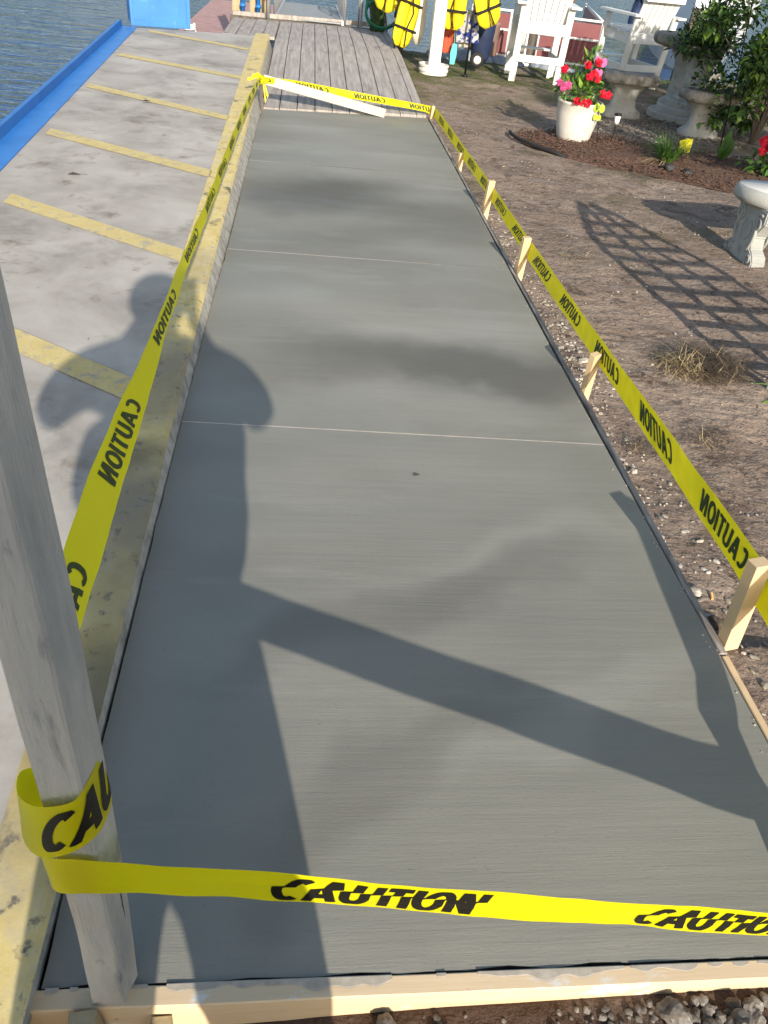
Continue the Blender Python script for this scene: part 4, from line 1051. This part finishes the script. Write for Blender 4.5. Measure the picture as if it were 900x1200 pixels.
# debris near the closest stake
for k, (x, y, r_, lb, m) in enumerate(((1.225,1.63,.020,'pale shell fragment by the form board, just beyond the largest stake','shell'), (1.235,1.50,.024,'dark clod of earth between the shell fragment and the largest stake','root'), (1.265,2.30,.018,'cracked beige stone lying beside the middle of the right form board','shell'),
        (1.33,3.2,.022,'white shell heap piece behind the second nearest stake','shell'))):
    bm = bmesh.new(); stone(bm, (0,0,0), r_, .5, k+9, 3); o = link('stone_fragment', bm, M[m]); o.location = (x, y, gz(x,y)+r_*.3); tag(o, lb, 'stone')
bm = bmesh.new(); tube(bm, [(0,0,0),(.004,.022,.006)], .004, 10); o = link('cigarette_butt', bm, M['cig']); o.location = (1.272,1.60,gz(1.272,1.60)+.006); tag(o, 'orange cigarette butt lying on the dirt beside the shell fragment', 'cigarette butt')
bm = bmesh.new()
for k in range(260):
    y = .6 + 7.2*q.random()**1.4; side = q.random() < .6
    x = PR(y)+.006-abs(q.gauss(0,.010)) if side else SR(y)-abs(q.gauss(0,.012))
    r_ = q.uniform(.0012,.0042); stone(bm, (x, y, (PZ(y)+.005 if x < PR(y)-.004 else PZ(y)*.9) if side else .001), r_, .5, k, 1)
tag(link('mortar_crumbs', bm, M['smear']), kind='stuff')
# leaf scraps on the slab and the platform
for x, y, z, lb in ((.395,2.13,.001,'tiny brown leaf scrap on the fresh slab below the nearest joint'), (-1.33,7.05,.140,'dark fallen leaf on the platform between two far stripes'), (-1.42,5.0,.10,'dark fallen leaf on the left of the platform')):
    bm = bmesh.new(); leafq(bm, (0,0,0), (1,.3,0), (0,0,1), .03 if y < 4 else .08, .012 if y < 4 else .035, .5); o = link('fallen_leaf', bm, M['root']); o.location = (x, y, z+.003); tag(o, lb, 'leaf')

# uprooted straw tuft and smaller dry tufts
def tuft(loc, n, rad, L, label, mats=('straw','root'), hgt=.06):
    bm = bmesh.new()
    for k in range(n):
        a = q.random()*6.28; r_ = rad*math.sqrt(q.random()); p = V((math.cos(a)*r_, math.sin(a)*r_*.75, q.random()*hgt*(1-r_/rad*.7)))
        d = V((q.uniform(-1,1), q.uniform(-1,1), q.uniform(-.25,.7)))
        blade(bm, p, d, L*q.uniform(.4,1.2), q.uniform(.0015,.004), q.uniform(.1,.6), 3, 0 if (p.x < -.05 and q.random() < .45) or q.random() < .05 else 1)
    o = link('straw_tuft', bm, [M[mats[0]], M[mats[1]]]); o.location = loc; return tag(o, label, 'dry grass')
bm = bmesh.new(); 
for k in range(7): stone(bm, (q.uniform(-.12,.14), q.uniform(-.08,.08), .0), q.uniform(.03,.055), .5, k, 2)
o = link('soil_clod', bm, M['root']); o.location = (1.90,3.20,-.06); tag(o, 'dark clod of soil under the largest straw tuft', 'clod')
tuft((1.92,3.20,-.055), 1700, .20, .11, 'largest tangled tuft of uprooted straw and roots on the bare dirt', hgt=.09)
tuft((1.70,2.55,-.06), 130, .09, .06, 'small loose straw tuft nearer the tape than the largest one')
tuft((1.98,2.25,-.06), 160, .10, .06, 'small straw tuft at the right edge below the largest one')
tuft((1.68,4.65,-.06), 90, .10, .07, 'thin dark tuft of roots left of the trellis shadow')
tuft((1.36,2.45,-.055), 120, .07, .05, 'pale straw tuft at the foot of the second nearest stake')
tuft((2.2,2.9,-.06), 12, .01, .01, 'dry crumbs of straw under the green blades at the right edge')
gb = empty('strap_leaf_plant', (2.30,2.93,-.06), 'plant with broad flat green blades poking in from the right edge', 'plant')
for k, (a, L, e_) in enumerate(((2.95,.26,.55),(3.35,.27,.25),(2.2,.25,.9),(4.2,.2,.8),(.6,.25,.8))):
    bm = bmesh.new(); blade(bm, (0,0,.01), (math.cos(a), math.sin(a), e_), L, .028, .35, 6); link('blade', bm, M['leaf_lime'], gb)
# straw stems lying about
bm = bmesh.new()
for k in range(260):
    x, y = q.uniform(1.25,3.2), q.uniform(.7,7)
    a = q.random()*6.28; L = q.uniform(.02,.09); z = gz(x,y)+.006
    blade(bm, (x,y,z), (math.cos(a), math.sin(a), q.uniform(0,.15)), L, .0022, 0, 2)
tag(link('loose_straw', bm, M['straw']), kind='stuff')
bm = bmesh.new()
for k in range(700):
    x, y = q.uniform(1.22,4.2), q.uniform(.62,8.0)
    if noise.noise(V((x*1.4, y*1.4, 12))) < q.uniform(-.3,.3): continue
    a = q.random()*6.28; L = q.uniform(.008,.035); leafq(bm, (x,y,gz(x,y)+.005), (math.cos(a), math.sin(a), q.uniform(0,.3)), (q.uniform(-.3,.3),q.uniform(-.3,.3),1), L, L*.45, .6, q.choice((0,0,1)), .3)
tag(link('leaf_litter', bm, [M['root'], M['straw']]), kind='stuff')
# lawn
bm = bmesh.new(); n = 0
while n < 15000:
    x = q.uniform(1.18, 7.5); y = q.uniform(8.6, 13.3)
    dens = noise.noise(V((x*1.1, y*1.1, 3)))*.9 + (y-10.9)*.45
    if x < 1.7: dens += .5
    if dens < q.uniform(0,.6): n += 0; 
    if dens < q.uniform(0,.6):
        if q.random() < .9: continue
    n += 1
    a = q.random()*6.28; blade(bm, (x,y,gz(x,y)-.004), (math.cos(a)*.5, math.sin(a)*.5, 1), q.uniform(.02,.05), .005, .4, 1)
tag(link('lawn_grass', bm, M['grass']), kind='stuff')

# ------------------------------------------------------------------ post in bucket, hanging gear
pv = empty('white_post', (1.62,11.38,-.06), 'square white post set in a shallow white tub at the head of the yard', 'post')
bm = bmesh.new(); box(bm, (.0,0,1.15), (.145,.145,2.3), bev=.01); link('shaft', bm, M['white'], pv)
bm = bmesh.new(); lathe(bm, [(.185,0),(.185,.03),(.195,.035),(.195,.055),(.187,.06),(.187,.085),(.197,.09),(.197,.11),(.17,.112),(.16,.09),(.001,.088)], n=36); link('tub', bm, M['bucket'], pv, False)
pole = empty('drying_rack', (2.05,11.40,-.06), 'thin black pole with a crossbar that carries wet gear, beside the white post', 'rack')
bm = bmesh.new(); tube(bm, [(0,0,0),(0,0,1.45)], .014, 10); link('pole', bm, M['black'], pole, True)
bm = bmesh.new(); lathe(bm, [(.045,0),(.04,.02),(.016,.03)], n=14); link('foot', bm, M['black'], pole, True)
bm = bmesh.new(); tube(bm, [(-.95,.12,1.40),(.55,.12,1.40)], .012, 8); tube(bm, [(0,0,1.40),(0,.12,1.40)], .012, 8); link('crossbar', bm, M['black'], pole)
bm = bmesh.new(); tube(bm, [(-.95,.12,1.40),(-.95,.12,0)], .014, 8); link('pole', bm, M['black'], pole)
def vest(loc, rz, w, h, label, tilt=0, grp='yellow life vests hung to dry'):
    e = empty('life_vest', loc, label, 'life vest', grp, rz)
    for sx in (-1,1):
        bm = bmesh.new(); K = 12; prev = None
        for j in range(K+1):
            t = j/K; z = -h*t; ww = w*.5*(.55+.45*min(1, t*2.2))*(1 if t < .9 else 1-.5*(t-.9)/.1)
            th = .045*math.sin(math.pi*min(1, .12+t*.8))
            x0 = sx*w*.03; x1 = sx*(w*.03 + ww)
            row = [bm.verts.new(p) for p in ((x0,-th*.7,z),((x0+x1)/2,-th-.01*math.sin(t*9),z),(x1,-th*.5,z),(x1,th*.5,z),((x0+x1)/2,th,z),(x0,th*.7,z))]
            if prev:
                for i in range(6): bm.faces.new((prev[i], prev[(i+1)%6], row[(i+1)%6], row[i]))
            else: bm.faces.new(row)
            prev = row
        bm.faces.new(prev[::-1]); bmesh.ops.recalc_face_normals(bm, faces=bm.faces); link('front_panel', bm, M['vest'], e, True)
    for zz in (.38,.74):
        bm = bmesh.new(); box(bm, (0,0,-h*zz), (w*1.12,.125,.028), bev=.005); link('strap', bm, M['strap'], e)
    bm = bmesh.new(); tube(bm, [(-w*.2,-.03,-.02),(-w*.15,0,.08),(w*.15,0,.08),(w*.2,-.03,-.02)], .012, 6); link('hanging_loop', bm, M['strap'], e)
    bm = bmesh.new(); tube(bm, [(-w*.1,-.07,-h*.3),(w*.1,-.075,-h*.5),(-w*.05,-.07,-h*.72),(w*.12,-.05,-h*.98)], .009, 6); link('buckle_strap', bm, M['strap'], e)
    e.rotation_euler.y = tilt
    return e
v1 = vest((1.80,11.48,1.22), R(-20), .30, .78, 'yellow life vest hung just right of the white post')
for loc, rz, lb, t in (((2.02,11.38,1.24), R(15), 'yellow life vest hung highest, against the black pole', R(-22)), ((1.32,11.62,.95), R(35), 'yellow life vest hanging low on the left of the white post', R(14)), ((1.16,11.75,1.28), R(-20), 'yellow life vest hanging beside the dark timber post', R(18))):
    c = copy_tree(v1); c.location = loc; c.rotation_euler.z = rz; c.rotation_euler.y = t; c['label'] = lb
bm = bmesh.new(); lathe(bm, [(.03,-.04),(.09,.12),(.105,.6),(.09,1.2),(.03,1.5)], n=20, sy=.35); o = link('paddle_board', bm, M['cream'], smooth=True); o.location = (1.44,11.98,.22); o.rotation_euler = (R(4),R(-3),0); tag(o, 'cream board standing upright behind the white post', 'board')
bm = bmesh.new(); lathe(bm, [(.10,0),(.13,.05),(.14,.35),(.125,.7),(.10,1.1)], n=20, sy=.7); o = link('motor_cover', bm, M['navy'], smooth=True); o.location = (2.33,12.05,.06); o.rotation_euler = (0,R(4),0); tag(o, 'navy blue cover draped over an upright motor by the water', 'cover')
mw = empty('trolley_wheel', (2.28,11.93,.08), 'small trolley wheel with a white hub below the navy cover', 'wheel')
bm = bmesh.new(); T = Matrix.Rotation(R(90), 4, 'X'); lathe(bm, [(.06,-.03),(.095,-.025),(.095,.025),(.06,.03)], n=20); bmesh.ops.transform(bm, matrix=T, verts=bm.verts); link('tyre', bm, M['rubber'], mw, True)
bm = bmesh.new(); lathe(bm, [(.001,-.034),(.05,-.034),(.05,.034),(.001,.034)], n=20, cap=False); bmesh.ops.transform(bm, matrix=T, verts=bm.verts); link('hub', bm, M['white'], mw, True)
def cloth(name, loc, w, h, m, label, rz=0, seed=0, cat='cloth'):
    bm = bmesh.new(); K = 14; rows = []
    for j in range(K+1):
        rows.append([bm.verts.new((w*(i/8-.5)*(1-.25*math.sin(3*j/K+seed)), .02*math.sin(i*1.9+seed)+.01*math.sin(j*.8), -h*j/K)) for i in range(9)])
    for a, b in zip(rows, rows[1:]):
        for i in range(8): bm.faces.new((a[i], a[i+1], b[i+1], b[i]))
    bmesh.ops.solidify(bm, geom=bm.faces[:], thickness=.006)
    o = link(name, bm, m, smooth=True); o.location = loc; o.rotation_euler = (0,0,rz); return tag(o, label, cat)
cloth('hanging_cloth', (1.84,11.72,.85), .16, .70, M['orange'], 'salmon coloured cloth hanging behind the yellow vests', 0, 1)
cloth('striped_towel', (2.05,11.60,.66), .24, .36, M['bluewhite'], 'blue and white towel draped below the highest yellow vest', R(10), 2, 'towel')
cloth('hanging_cloth', (2.03,11.66,.50), .14, .26, M['cream'], 'small cream cloth hanging below the blue and white towel', R(5), 3)
bm = bmesh.new(); prism(bm, [(-.03,-.12),(.03,-.12),(.045,0),(.035,.11),(-.02,.12),(-.04,.02)], -.01, .01, Matrix(((1,0,0,0),(0,0,-1,0),(0,1,0,0),(0,0,0,1)))); bmesh.ops.recalc_face_normals(bm, faces=bm.faces)
tube(bm, [(0,0,.11),(-.02,0,.3),(-.03,.0,.55)], .004, 6)
o = link('rubber_fin', bm, M['teal']); o.location = (1.89,11.6,.16); tag(o, 'pale teal rubber fin hanging lowest by the white post', 'fin')

# ------------------------------------------------------------------ posts, hose and rails at the end of the boardwalk
bm = bmesh.new(); box(bm, (0,0,.85), (.11,.11,2.2), bev=.008); o = link('timber_post', bm, M['dark_wood']); o.location = (1.30,12.9,-.2); tag(o, 'dark timber post at the right side of the boardwalk, beside the yellow vests', 'post')
fe = empty('fire_extinguisher', (1.215,12.82,.10), 'red topped extinguisher strapped to the dark timber post', 'extinguisher')
bm = bmesh.new(); lathe(bm, [(.03,0),(.035,.02),(.035,.34),(.02,.38)], n=16); link('cylinder', bm, M['black'], fe, True)
bm = bmesh.new(); lathe(bm, [(.02,.40),(.065,.43),(.075,.49),(.05,.55),(.01,.57)], n=18); link('cap', bm, M['red'], fe, True)
bm = bmesh.new(); lathe(bm, [(.037,.24),(.037,.29)], n=16, cap=False); link('band', bm, M['white'], fe, True)
bm = bmesh.new(); pts = [(.80,12.95,.62)]
for k in range(60):
    t = k/59; a = t*4*math.pi; pts.append((1.02-.23*math.cos(a)*(1), 12.95+.05*t, .42 - .18*math.sin(a) - .03*t))
tube(bm, pts, .018, 8); tag(link('garden_hose', bm, M['green_hose'], smooth=True), 'green hose looped over the rail beside the dark timber post', 'hose')
bm = bmesh.new(); lathe(bm, [(.10,0),(.11,.1),(.11,.6),(.10,.8)], n=18); o = link('green_drum', bm, M['leaf_dark'], smooth=True); o.location = (.98,13.2,.1); tag(o, 'dark green drum standing behind the looped hose', 'drum')
gw = empty('gangway', (0,13.6,.12), 'ribbed metal gangway leading down from the far end of the boardwalk', 'gangway')
bm = bmesh.new()
for k in range(30): box(bm, (0,.12*k,.055-.03*k*.12), (.95,.085,.02))
link('treads', bm, M['grate'], gw)
bm = bmesh.new(); beam(bm, (-.49,0,.03), (-.49,3.8,-.09), .03, .12); beam(bm, (.49,0,.03), (.49,3.8,-.09), .03, .12); beam(bm, (0,0,-.01), (0,3.8,-.13), .9, .01); link('side_beams', bm, M['alu'], gw)
for sx in (-1,1):
    bm = bmesh.new()
    for k in range(6): tube(bm, [(sx*.52,.05+.7*k,.0-.02*k),(sx*.52,.05+.7*k,1.0-.02*k)], .020, 8)
    tube(bm, [(sx*.52,.05,1.0),(sx*.52,3.55,.9)], .022, 8); tube(bm, [(sx*.52,.05,.5),(sx*.52,3.55,.4)], .016, 8)
    link('railing', bm, M['alu'], gw, True)
def side_rail(loc, label):
    e = empty('boardwalk_railing', loc, label, 'railing')
    for y in (0,.42): 
        bm = bmesh.new(); tube(bm, [(0,y,-.1),(0,y,1.1)], .022, 8); link('rail_post', bm, M['alu'], e, True)
    for z in (.45,1.05): 
        bm = bmesh.new(); tube(bm, [(0,0,z),(0,.42,z)], .018, 8); link('rail', bm, M['alu'], e, True)
side_rail((.74,13.3,.15), 'short aluminium railing on the right at the far end of the boardwalk')
side_rail((-.60,13.25,.15), 'short aluminium railing on the left beside the blue pipes')
bm = bmesh.new()
for x, y in ((1.05,13.5),(1.25,13.8)): beam(bm, (x,y,-.3), (x-.35,y+.2,1.4), .06, .1, up=(0,1,0))
tag(link('brace_timber', bm, M['dark_wood']), 'pair of slanting dark braces behind the green hose', 'braces')
pil = None
for k, (x, lb) in enumerate(((-1.10,'left one of the tan pilings at the far left of the boardwalk'), (-.84,'middle tan piling between the two blue pipes'), (-.70,'right hand tan piling next to the railing'))):
    if pil is None:
        bm = bmesh.new(); box(bm, (0,0,.6), (.13,.13,3.0), bev=.01); pil = link('timber_piling', bm, M['tan_wood']); o = pil
    else: o = pil.copy(); COL.objects.link(o)
    o.location = (x,13.95+.05*k,-.6); tag(o, lb, 'piling', 'tan timber pilings')
pipe = None
for x, lb in ((-1.00,'left blue pipe fixed upright to the tan pilings'), (-.80+.03,'right blue pipe fixed upright to the tan pilings')):
    if pipe is None: bm = bmesh.new(); tube(bm, [(0,0,.02),(0,0,1.6)], .032, 12); lathe(bm, [(.045,.14),(.045,.18)], n=14); pipe = link('blue_pipe', bm, M['blue'], smooth=True); o = pipe
    else: o = pipe.copy(); COL.objects.link(o)
    o.location = (x,13.80,.10); tag(o, lb, 'pipe', 'blue pipes')
# low floating dock at the left
fd = empty('floating_dock', (-1.5,18.4,-.5), 'low weathered floating dock beyond the blue locker', 'dock')
bm = bmesh.new()
for k in range(26): box(bm, (0,-3.4+.26*k,.10), (1.5,.24,.035))
link('deck_boards', bm, M['boat_floor'], fd)
bm = bmesh.new(); box(bm, (0,-.1,-.05), (1.45,6.7,.26), bev=.02); link('float', bm, M['dark_wood'], fd)
bm = bmesh.new(); tube(bm, [(-.55+.09*math.cos(k*.6), -2.6+.09*math.sin(k*.6), .13+.003*k) for k in range(34)], .014, 6); o = link('mooring_rope', bm, M['white']); o.location = (-1.5,18.4,-.5); tag(o, 'coil of white rope on the low floating dock', 'rope')

# ------------------------------------------------------------------ boats
pb = empty('pontoon_boat', (3.9,15.7,-.62), 'maroon and white pontoon boat moored behind the tall white chair', 'boat', rz=R(-12))
P_ = lambda n, bm, m, s=False, p=pb: link(n, bm, m, p, s)
for sx in (-1,1):
    bm = bmesh.new(); tube(bm, [(sx*.85-0,-2.3+0,.30),(sx*.85,-2.0,.16),(sx*.85,2.5,.16)], [.05,.24,.24], 18); 
    P_('pontoon', bm, M['alu'], True)
bm = bmesh.new(); box(bm, (0,.2,.46), (2.2,4.6,.08), bev=.01); P_('deck', bm, M['boat_floor'])
bm = bmesh.new(); box(bm, (0,-2.12,.46), (2.24,.05,.11), bev=.008); P_('bow_trim', bm, M['white'])
for (x, y, sx_, sy_) in ((-.72,-1.62,.62,.03),(.55,-1.62,.95,.03),(-1.03,.3,.03,3.8),(1.03,.3,.03,3.8)):
    bm = bmesh.new(); box(bm, (x,y,.82), (sx_,sy_,.56), bev=.006); P_('side_panel', bm, M['maroon'])
    bm = bmesh.new()
    for sx in (-1,1):
        for z0, z1 in ((.5,1.16),):
            if sx_ > sy_: tube(bm, [(x+sx*sx_/2,y,z0),(x+sx*sx_/2,y,z1)], .02, 8)
            else: tube(bm, [(x,y+sx*sy_/2,z0),(x,y+sx*sy_/2,z1)], .02, 8)
    for z in (.53,.88,1.14):
        if sx_ > sy_: tube(bm, [(x-sx_/2,y-.02,z),(x+sx_/2,y-.02,z)], .018, 8)
        else: tube(bm, [(x,y-sy_/2,z),(x,y+sy_/2,z)], .018, 8)
    P_('railing', bm, M['white'], True)
bm = bmesh.new()
for sx in (-.13,.13): tube(bm, [(-.25+sx,-1.95,.5),(-.25+sx,-1.95,.95),(-.25+sx,-2.02,1.03),(-.25+sx,-2.12,.95),(-.25+sx,-2.22,.35),(-.25+sx,-2.25,.0)], .018, 8)
for z in (.1,.3): tube(bm, [(-.38,-2.24,z),(-.12,-2.24,z)], .015, 6)
P_('ladder', bm, M['white'], True)
bm = bmesh.new(); lathe(bm, [(.15,.5),(.17,.55),(.17,.95),(.18,.97),(.15,1.0)], c=(-.72,-1.9,0), n=20); P_('seat_post', bm, M['tan_barrel'], True)
bm = bmesh.new(); box(bm, (.2,-1.0,.72), (1.2,.5,.4), bev=.05); P_('bench_seat', bm, M['cream'], True)
wb = empty('white_boat', (9.4,21.5,-.62), 'large white hulled boat with dark fenders far behind the stone table', 'boat', rz=R(-20))
bm = bmesh.new(); rows = []
for j in range(13):
    t = j/12; y = -3+8*t; wdt = 1.35*math.sin(min(1, .15+t*1.3)*1.57)
    rows.append([bm.verts.new(p) for p in ((-wdt*1.1,y,1.5),(-wdt,y,.6),(-wdt*.7,y,.0),(0,y,-.3),(wdt*.7,y,.0),(wdt,y,.6),(wdt*1.1,y,1.5))])
for a, b in zip(rows, rows[1:]):
    for i in range(6): bm.faces.new((a[i], a[i+1], b[i+1], b[i]))
bm.faces.new(rows[0]); bm.faces.new(rows[-1][::-1])
for a, b in zip(rows, rows[1:]): bm.faces.new((a[6], a[0], b[0], b[6]))
bmesh.ops.recalc_face_normals(bm, faces=bm.faces); P_('hull', bm, M['hull'], False, wb)
bm = bmesh.new(); box(bm, (0,1.8,1.9), (1.8,3.2,.9), bev=.15); P_('cabin', bm, M['hull'], False, wb)
for y in (-2.2,-.4,1.4):
    bm = bmesh.new(); x = -1.5; lathe(bm, [(.02,0),(.12,.08),(.13,.55),(.10,.68),(.02,.75)], c=(x,y,.35), n=14); tube(bm, [(x,y,1.08),(x,y,1.52)], .012, 6); P_('fender', bm, M['navy'], True, wb)
tp = None
for x, y, lb in ((5.95,13.9,'thin mooring piling in the water left of the stone table'), (4.05,14.3,'dark mooring piling in the water just right of the first white chair'), (3.45,13.9,'short mooring piling seen through the legs of the first white chair')):
    if tp is None: bm = bmesh.new(); lathe(bm, [(.07,-1.2),(.068,1.1),(.06,1.14)], n=14); tp = link('mooring_piling', bm, M['dark_wood'], smooth=True); o = tp
    else: o = tp.copy(); COL.objects.link(o)
    o.location = (x,y,-.3); o.rotation_euler = (0, R(3), 0); tag(o, lb, 'piling', 'mooring pilings in the water')
# bank stones
proto = []
q = random.Random(9)
for k in range(14):
    bm = bmesh.new(); stone(bm, (0,0,0), q.uniform(.11,.2), .6, k, 3); o = link('bank_stone', bm, M['riprap'], smooth=True)
    x = 1.9 + k*.24 + q.uniform(-.05,.05); o.location = (x, 12.95 + .25*math.sin(x) + q.uniform(-.08,.08), -.08)
    tag(o, 'rounded blue grey stone in the row edging the lawn along the water', 'stone', 'blue grey stones along the bank')

# ------------------------------------------------------------------ the photographer, whose shadow lies on the slab
def skin_obj(name, verts, edges, m, parent, root=0, sub=2):
    me = bpy.data.meshes.new(name); me.from_pydata([v[0] for v in verts], edges, []); me.update(); me.materials.append(m)
    o = bpy.data.objects.new(name, me); COL.objects.link(o); o.parent = parent
    md = o.modifiers.new('skin', 'SKIN'); 
    for i, v in enumerate(verts):
        r_ = v[1]; sv = me.skin_vertices[0].data[i]; sv.radius = r_ if isinstance(r_, tuple) else (r_, r_); sv.use_root = (i == root)
    ss = o.modifiers.new('sub', 'SUBSURF'); ss.levels = sub; ss.render_levels = sub
    for p in me.polygons: p.use_smooth = True
    md.use_smooth_shade = True
    return o
pe = empty('person', (-.085,-.32,-.09), 'standing photographer in loose trousers holding a phone up with both hands', 'person')
B = [((0,0,.98),(.15,.11)), ((0,0,1.12),(.14,.10)), ((0,0,1.30),(.16,.11)), ((0,0,1.43),(.13,.085)), ((0,0,1.50),(.085,.075)), ((0,.02,1.58),(.085,.088)), ((0,.02,1.67),(.092,.098)), ((0,.015,1.74),(.07,.08))]
E_ = [(0,1),(1,2),(2,3),(3,4),(4,5),(5,6),(6,7)]
for sx in (-1,1):
    i0 = len(B)
    B += [((sx*.17,-.01,1.44),(.07,.065)), ((sx*.31,.02,1.335),(.052,.052)), ((sx*.39,.05,1.25),(.045,.045)), ((sx*.25,.17,1.30),(.036,.036)), ((sx*.12,.265,1.455),(.026,.022)), ((sx*.09,.285,1.56),(.020,.036))]
    E_ += [(3,i0)] + [(i0+k, i0+k+1) for k in range(5)]
    i1 = len(B)
    B += [((sx*.12,0,.90),(.10,.10)), ((sx*.16+.03,.02,.52),(.062,.07)), ((sx*.165+.035,0,.14),(.045,.048)), ((sx*.17+.035,.0,.05),(.042,.05)), ((sx*.18+.035,.15,.03),(.040,.028))]
    E_ += [(0,i1)] + [(i1+k, i1+k+1) for k in range(4)]
    # fingers closing on the phone edge, behind the lens plane
    for f in range(4):
        j0 = len(B); zz = 1.545 + .022*f - .02
        B += [((sx*.088,.285,zz+.02),(.0095,.0095)), ((sx*.078,.262,zz+.03),(.009,.009)), ((sx*.052,.262,zz+.03-.002*f),(.008,.008))]
        E_ += [(i0+5, j0), (j0,j0+1), (j0+1,j0+2)]
    j0 = len(B); B += [((sx*.085,.268,1.535),(.012,.012)), ((sx*.05,.262,1.53),(.010,.010))]; E_ += [(i0+4,j0),(j0,j0+1)]
body = skin_obj('body', B, E_, M['skin'], pe)
G = [((.05,-.01,.76),(.37,.15)), ((.035,0,1.06),(.32,.15)), ((0,0,1.30),(.25,.13)), ((0,0,1.43),(.20,.10)), ((0,0,1.50),(.13,.09))]; EG = [(0,1),(1,2),(2,3),(3,4)]
for sx in (-1,1):
    i0 = len(G); G += [((sx*.19,-.01,1.41),(.145,.11)), ((sx*.30,.02,1.355),(.125,.10)), ((sx*.37,.04,1.26),(.085,.075)), ((sx*.31,.12,1.27),(.06,.055))]; EG += [(3,i0),(i0,i0+1),(i0+1,i0+2),(i0+2,i0+3)]
skin_obj('shirt', G, EG, M['shirt'], pe)
G = [((.05,0,1.02),(.32,.15)), ((.055,0,.76),(.37,.15))]; EG = [(0,1)]
for sx in (-1,1):
    i0 = len(G); ww = .135 if sx < 0 else .12; G += [((sx*.15+.035,.0,.62),(ww+.015,.12)), ((sx*.158+.04,.0,.42),(ww,.12)), ((sx*.165+.04,.0,.10),(ww-.01,.12))]; EG += [(1,i0),(i0,i0+1),(i0+1,i0+2)]
skin_obj('trousers', G, EG, M['trousers'], pe)
for sx in (-1,1):
    bm = bmesh.new(); g = bmesh.ops.create_uvsphere(bm, u_segments=16, v_segments=10, radius=1)
    for v in bm.verts: v.co = V((sx*.175+.035+v.co.x*.052, .06+v.co.y*.145, .045+max(-.04, v.co.z*.055)))
    link('shoe', bm, M['rubber'], pe, True)
bm = bmesh.new(); bmesh.ops.create_uvsphere(bm, u_segments=24, v_segments=16, radius=1)
for v in bm.verts:
    k = 1 if v.co.y < .35 or v.co.z > .35 else .86
    v.co = V((v.co.x*.125*k, -.01+v.co.y*.125*k, 1.69+v.co.z*.118*k))
link('hair', bm, M['hair'], pe, True)
for sx in (-1,1):
    bm = bmesh.new(); bmesh.ops.create_uvsphere(bm, u_segments=10, v_segments=8, radius=.013)
    for v in bm.verts: v.co += V((sx*.033,.102,1.685))
    link('eye', bm, M['white'], pe, True)
ph = bpy.data.objects.new('phone', None)
bm = bmesh.new(); box(bm, (0,0,-.008), (.076,.155,.008), bev=.003)
bmesh.ops.transform(bm, matrix=CAMM.to_4x4(), verts=bm.verts)
ph = link('phone', bm, M['black']); ph.location = (0,-.004,1.5-.002); tag(ph, 'black phone held up in both hands of the photographer', 'phone')
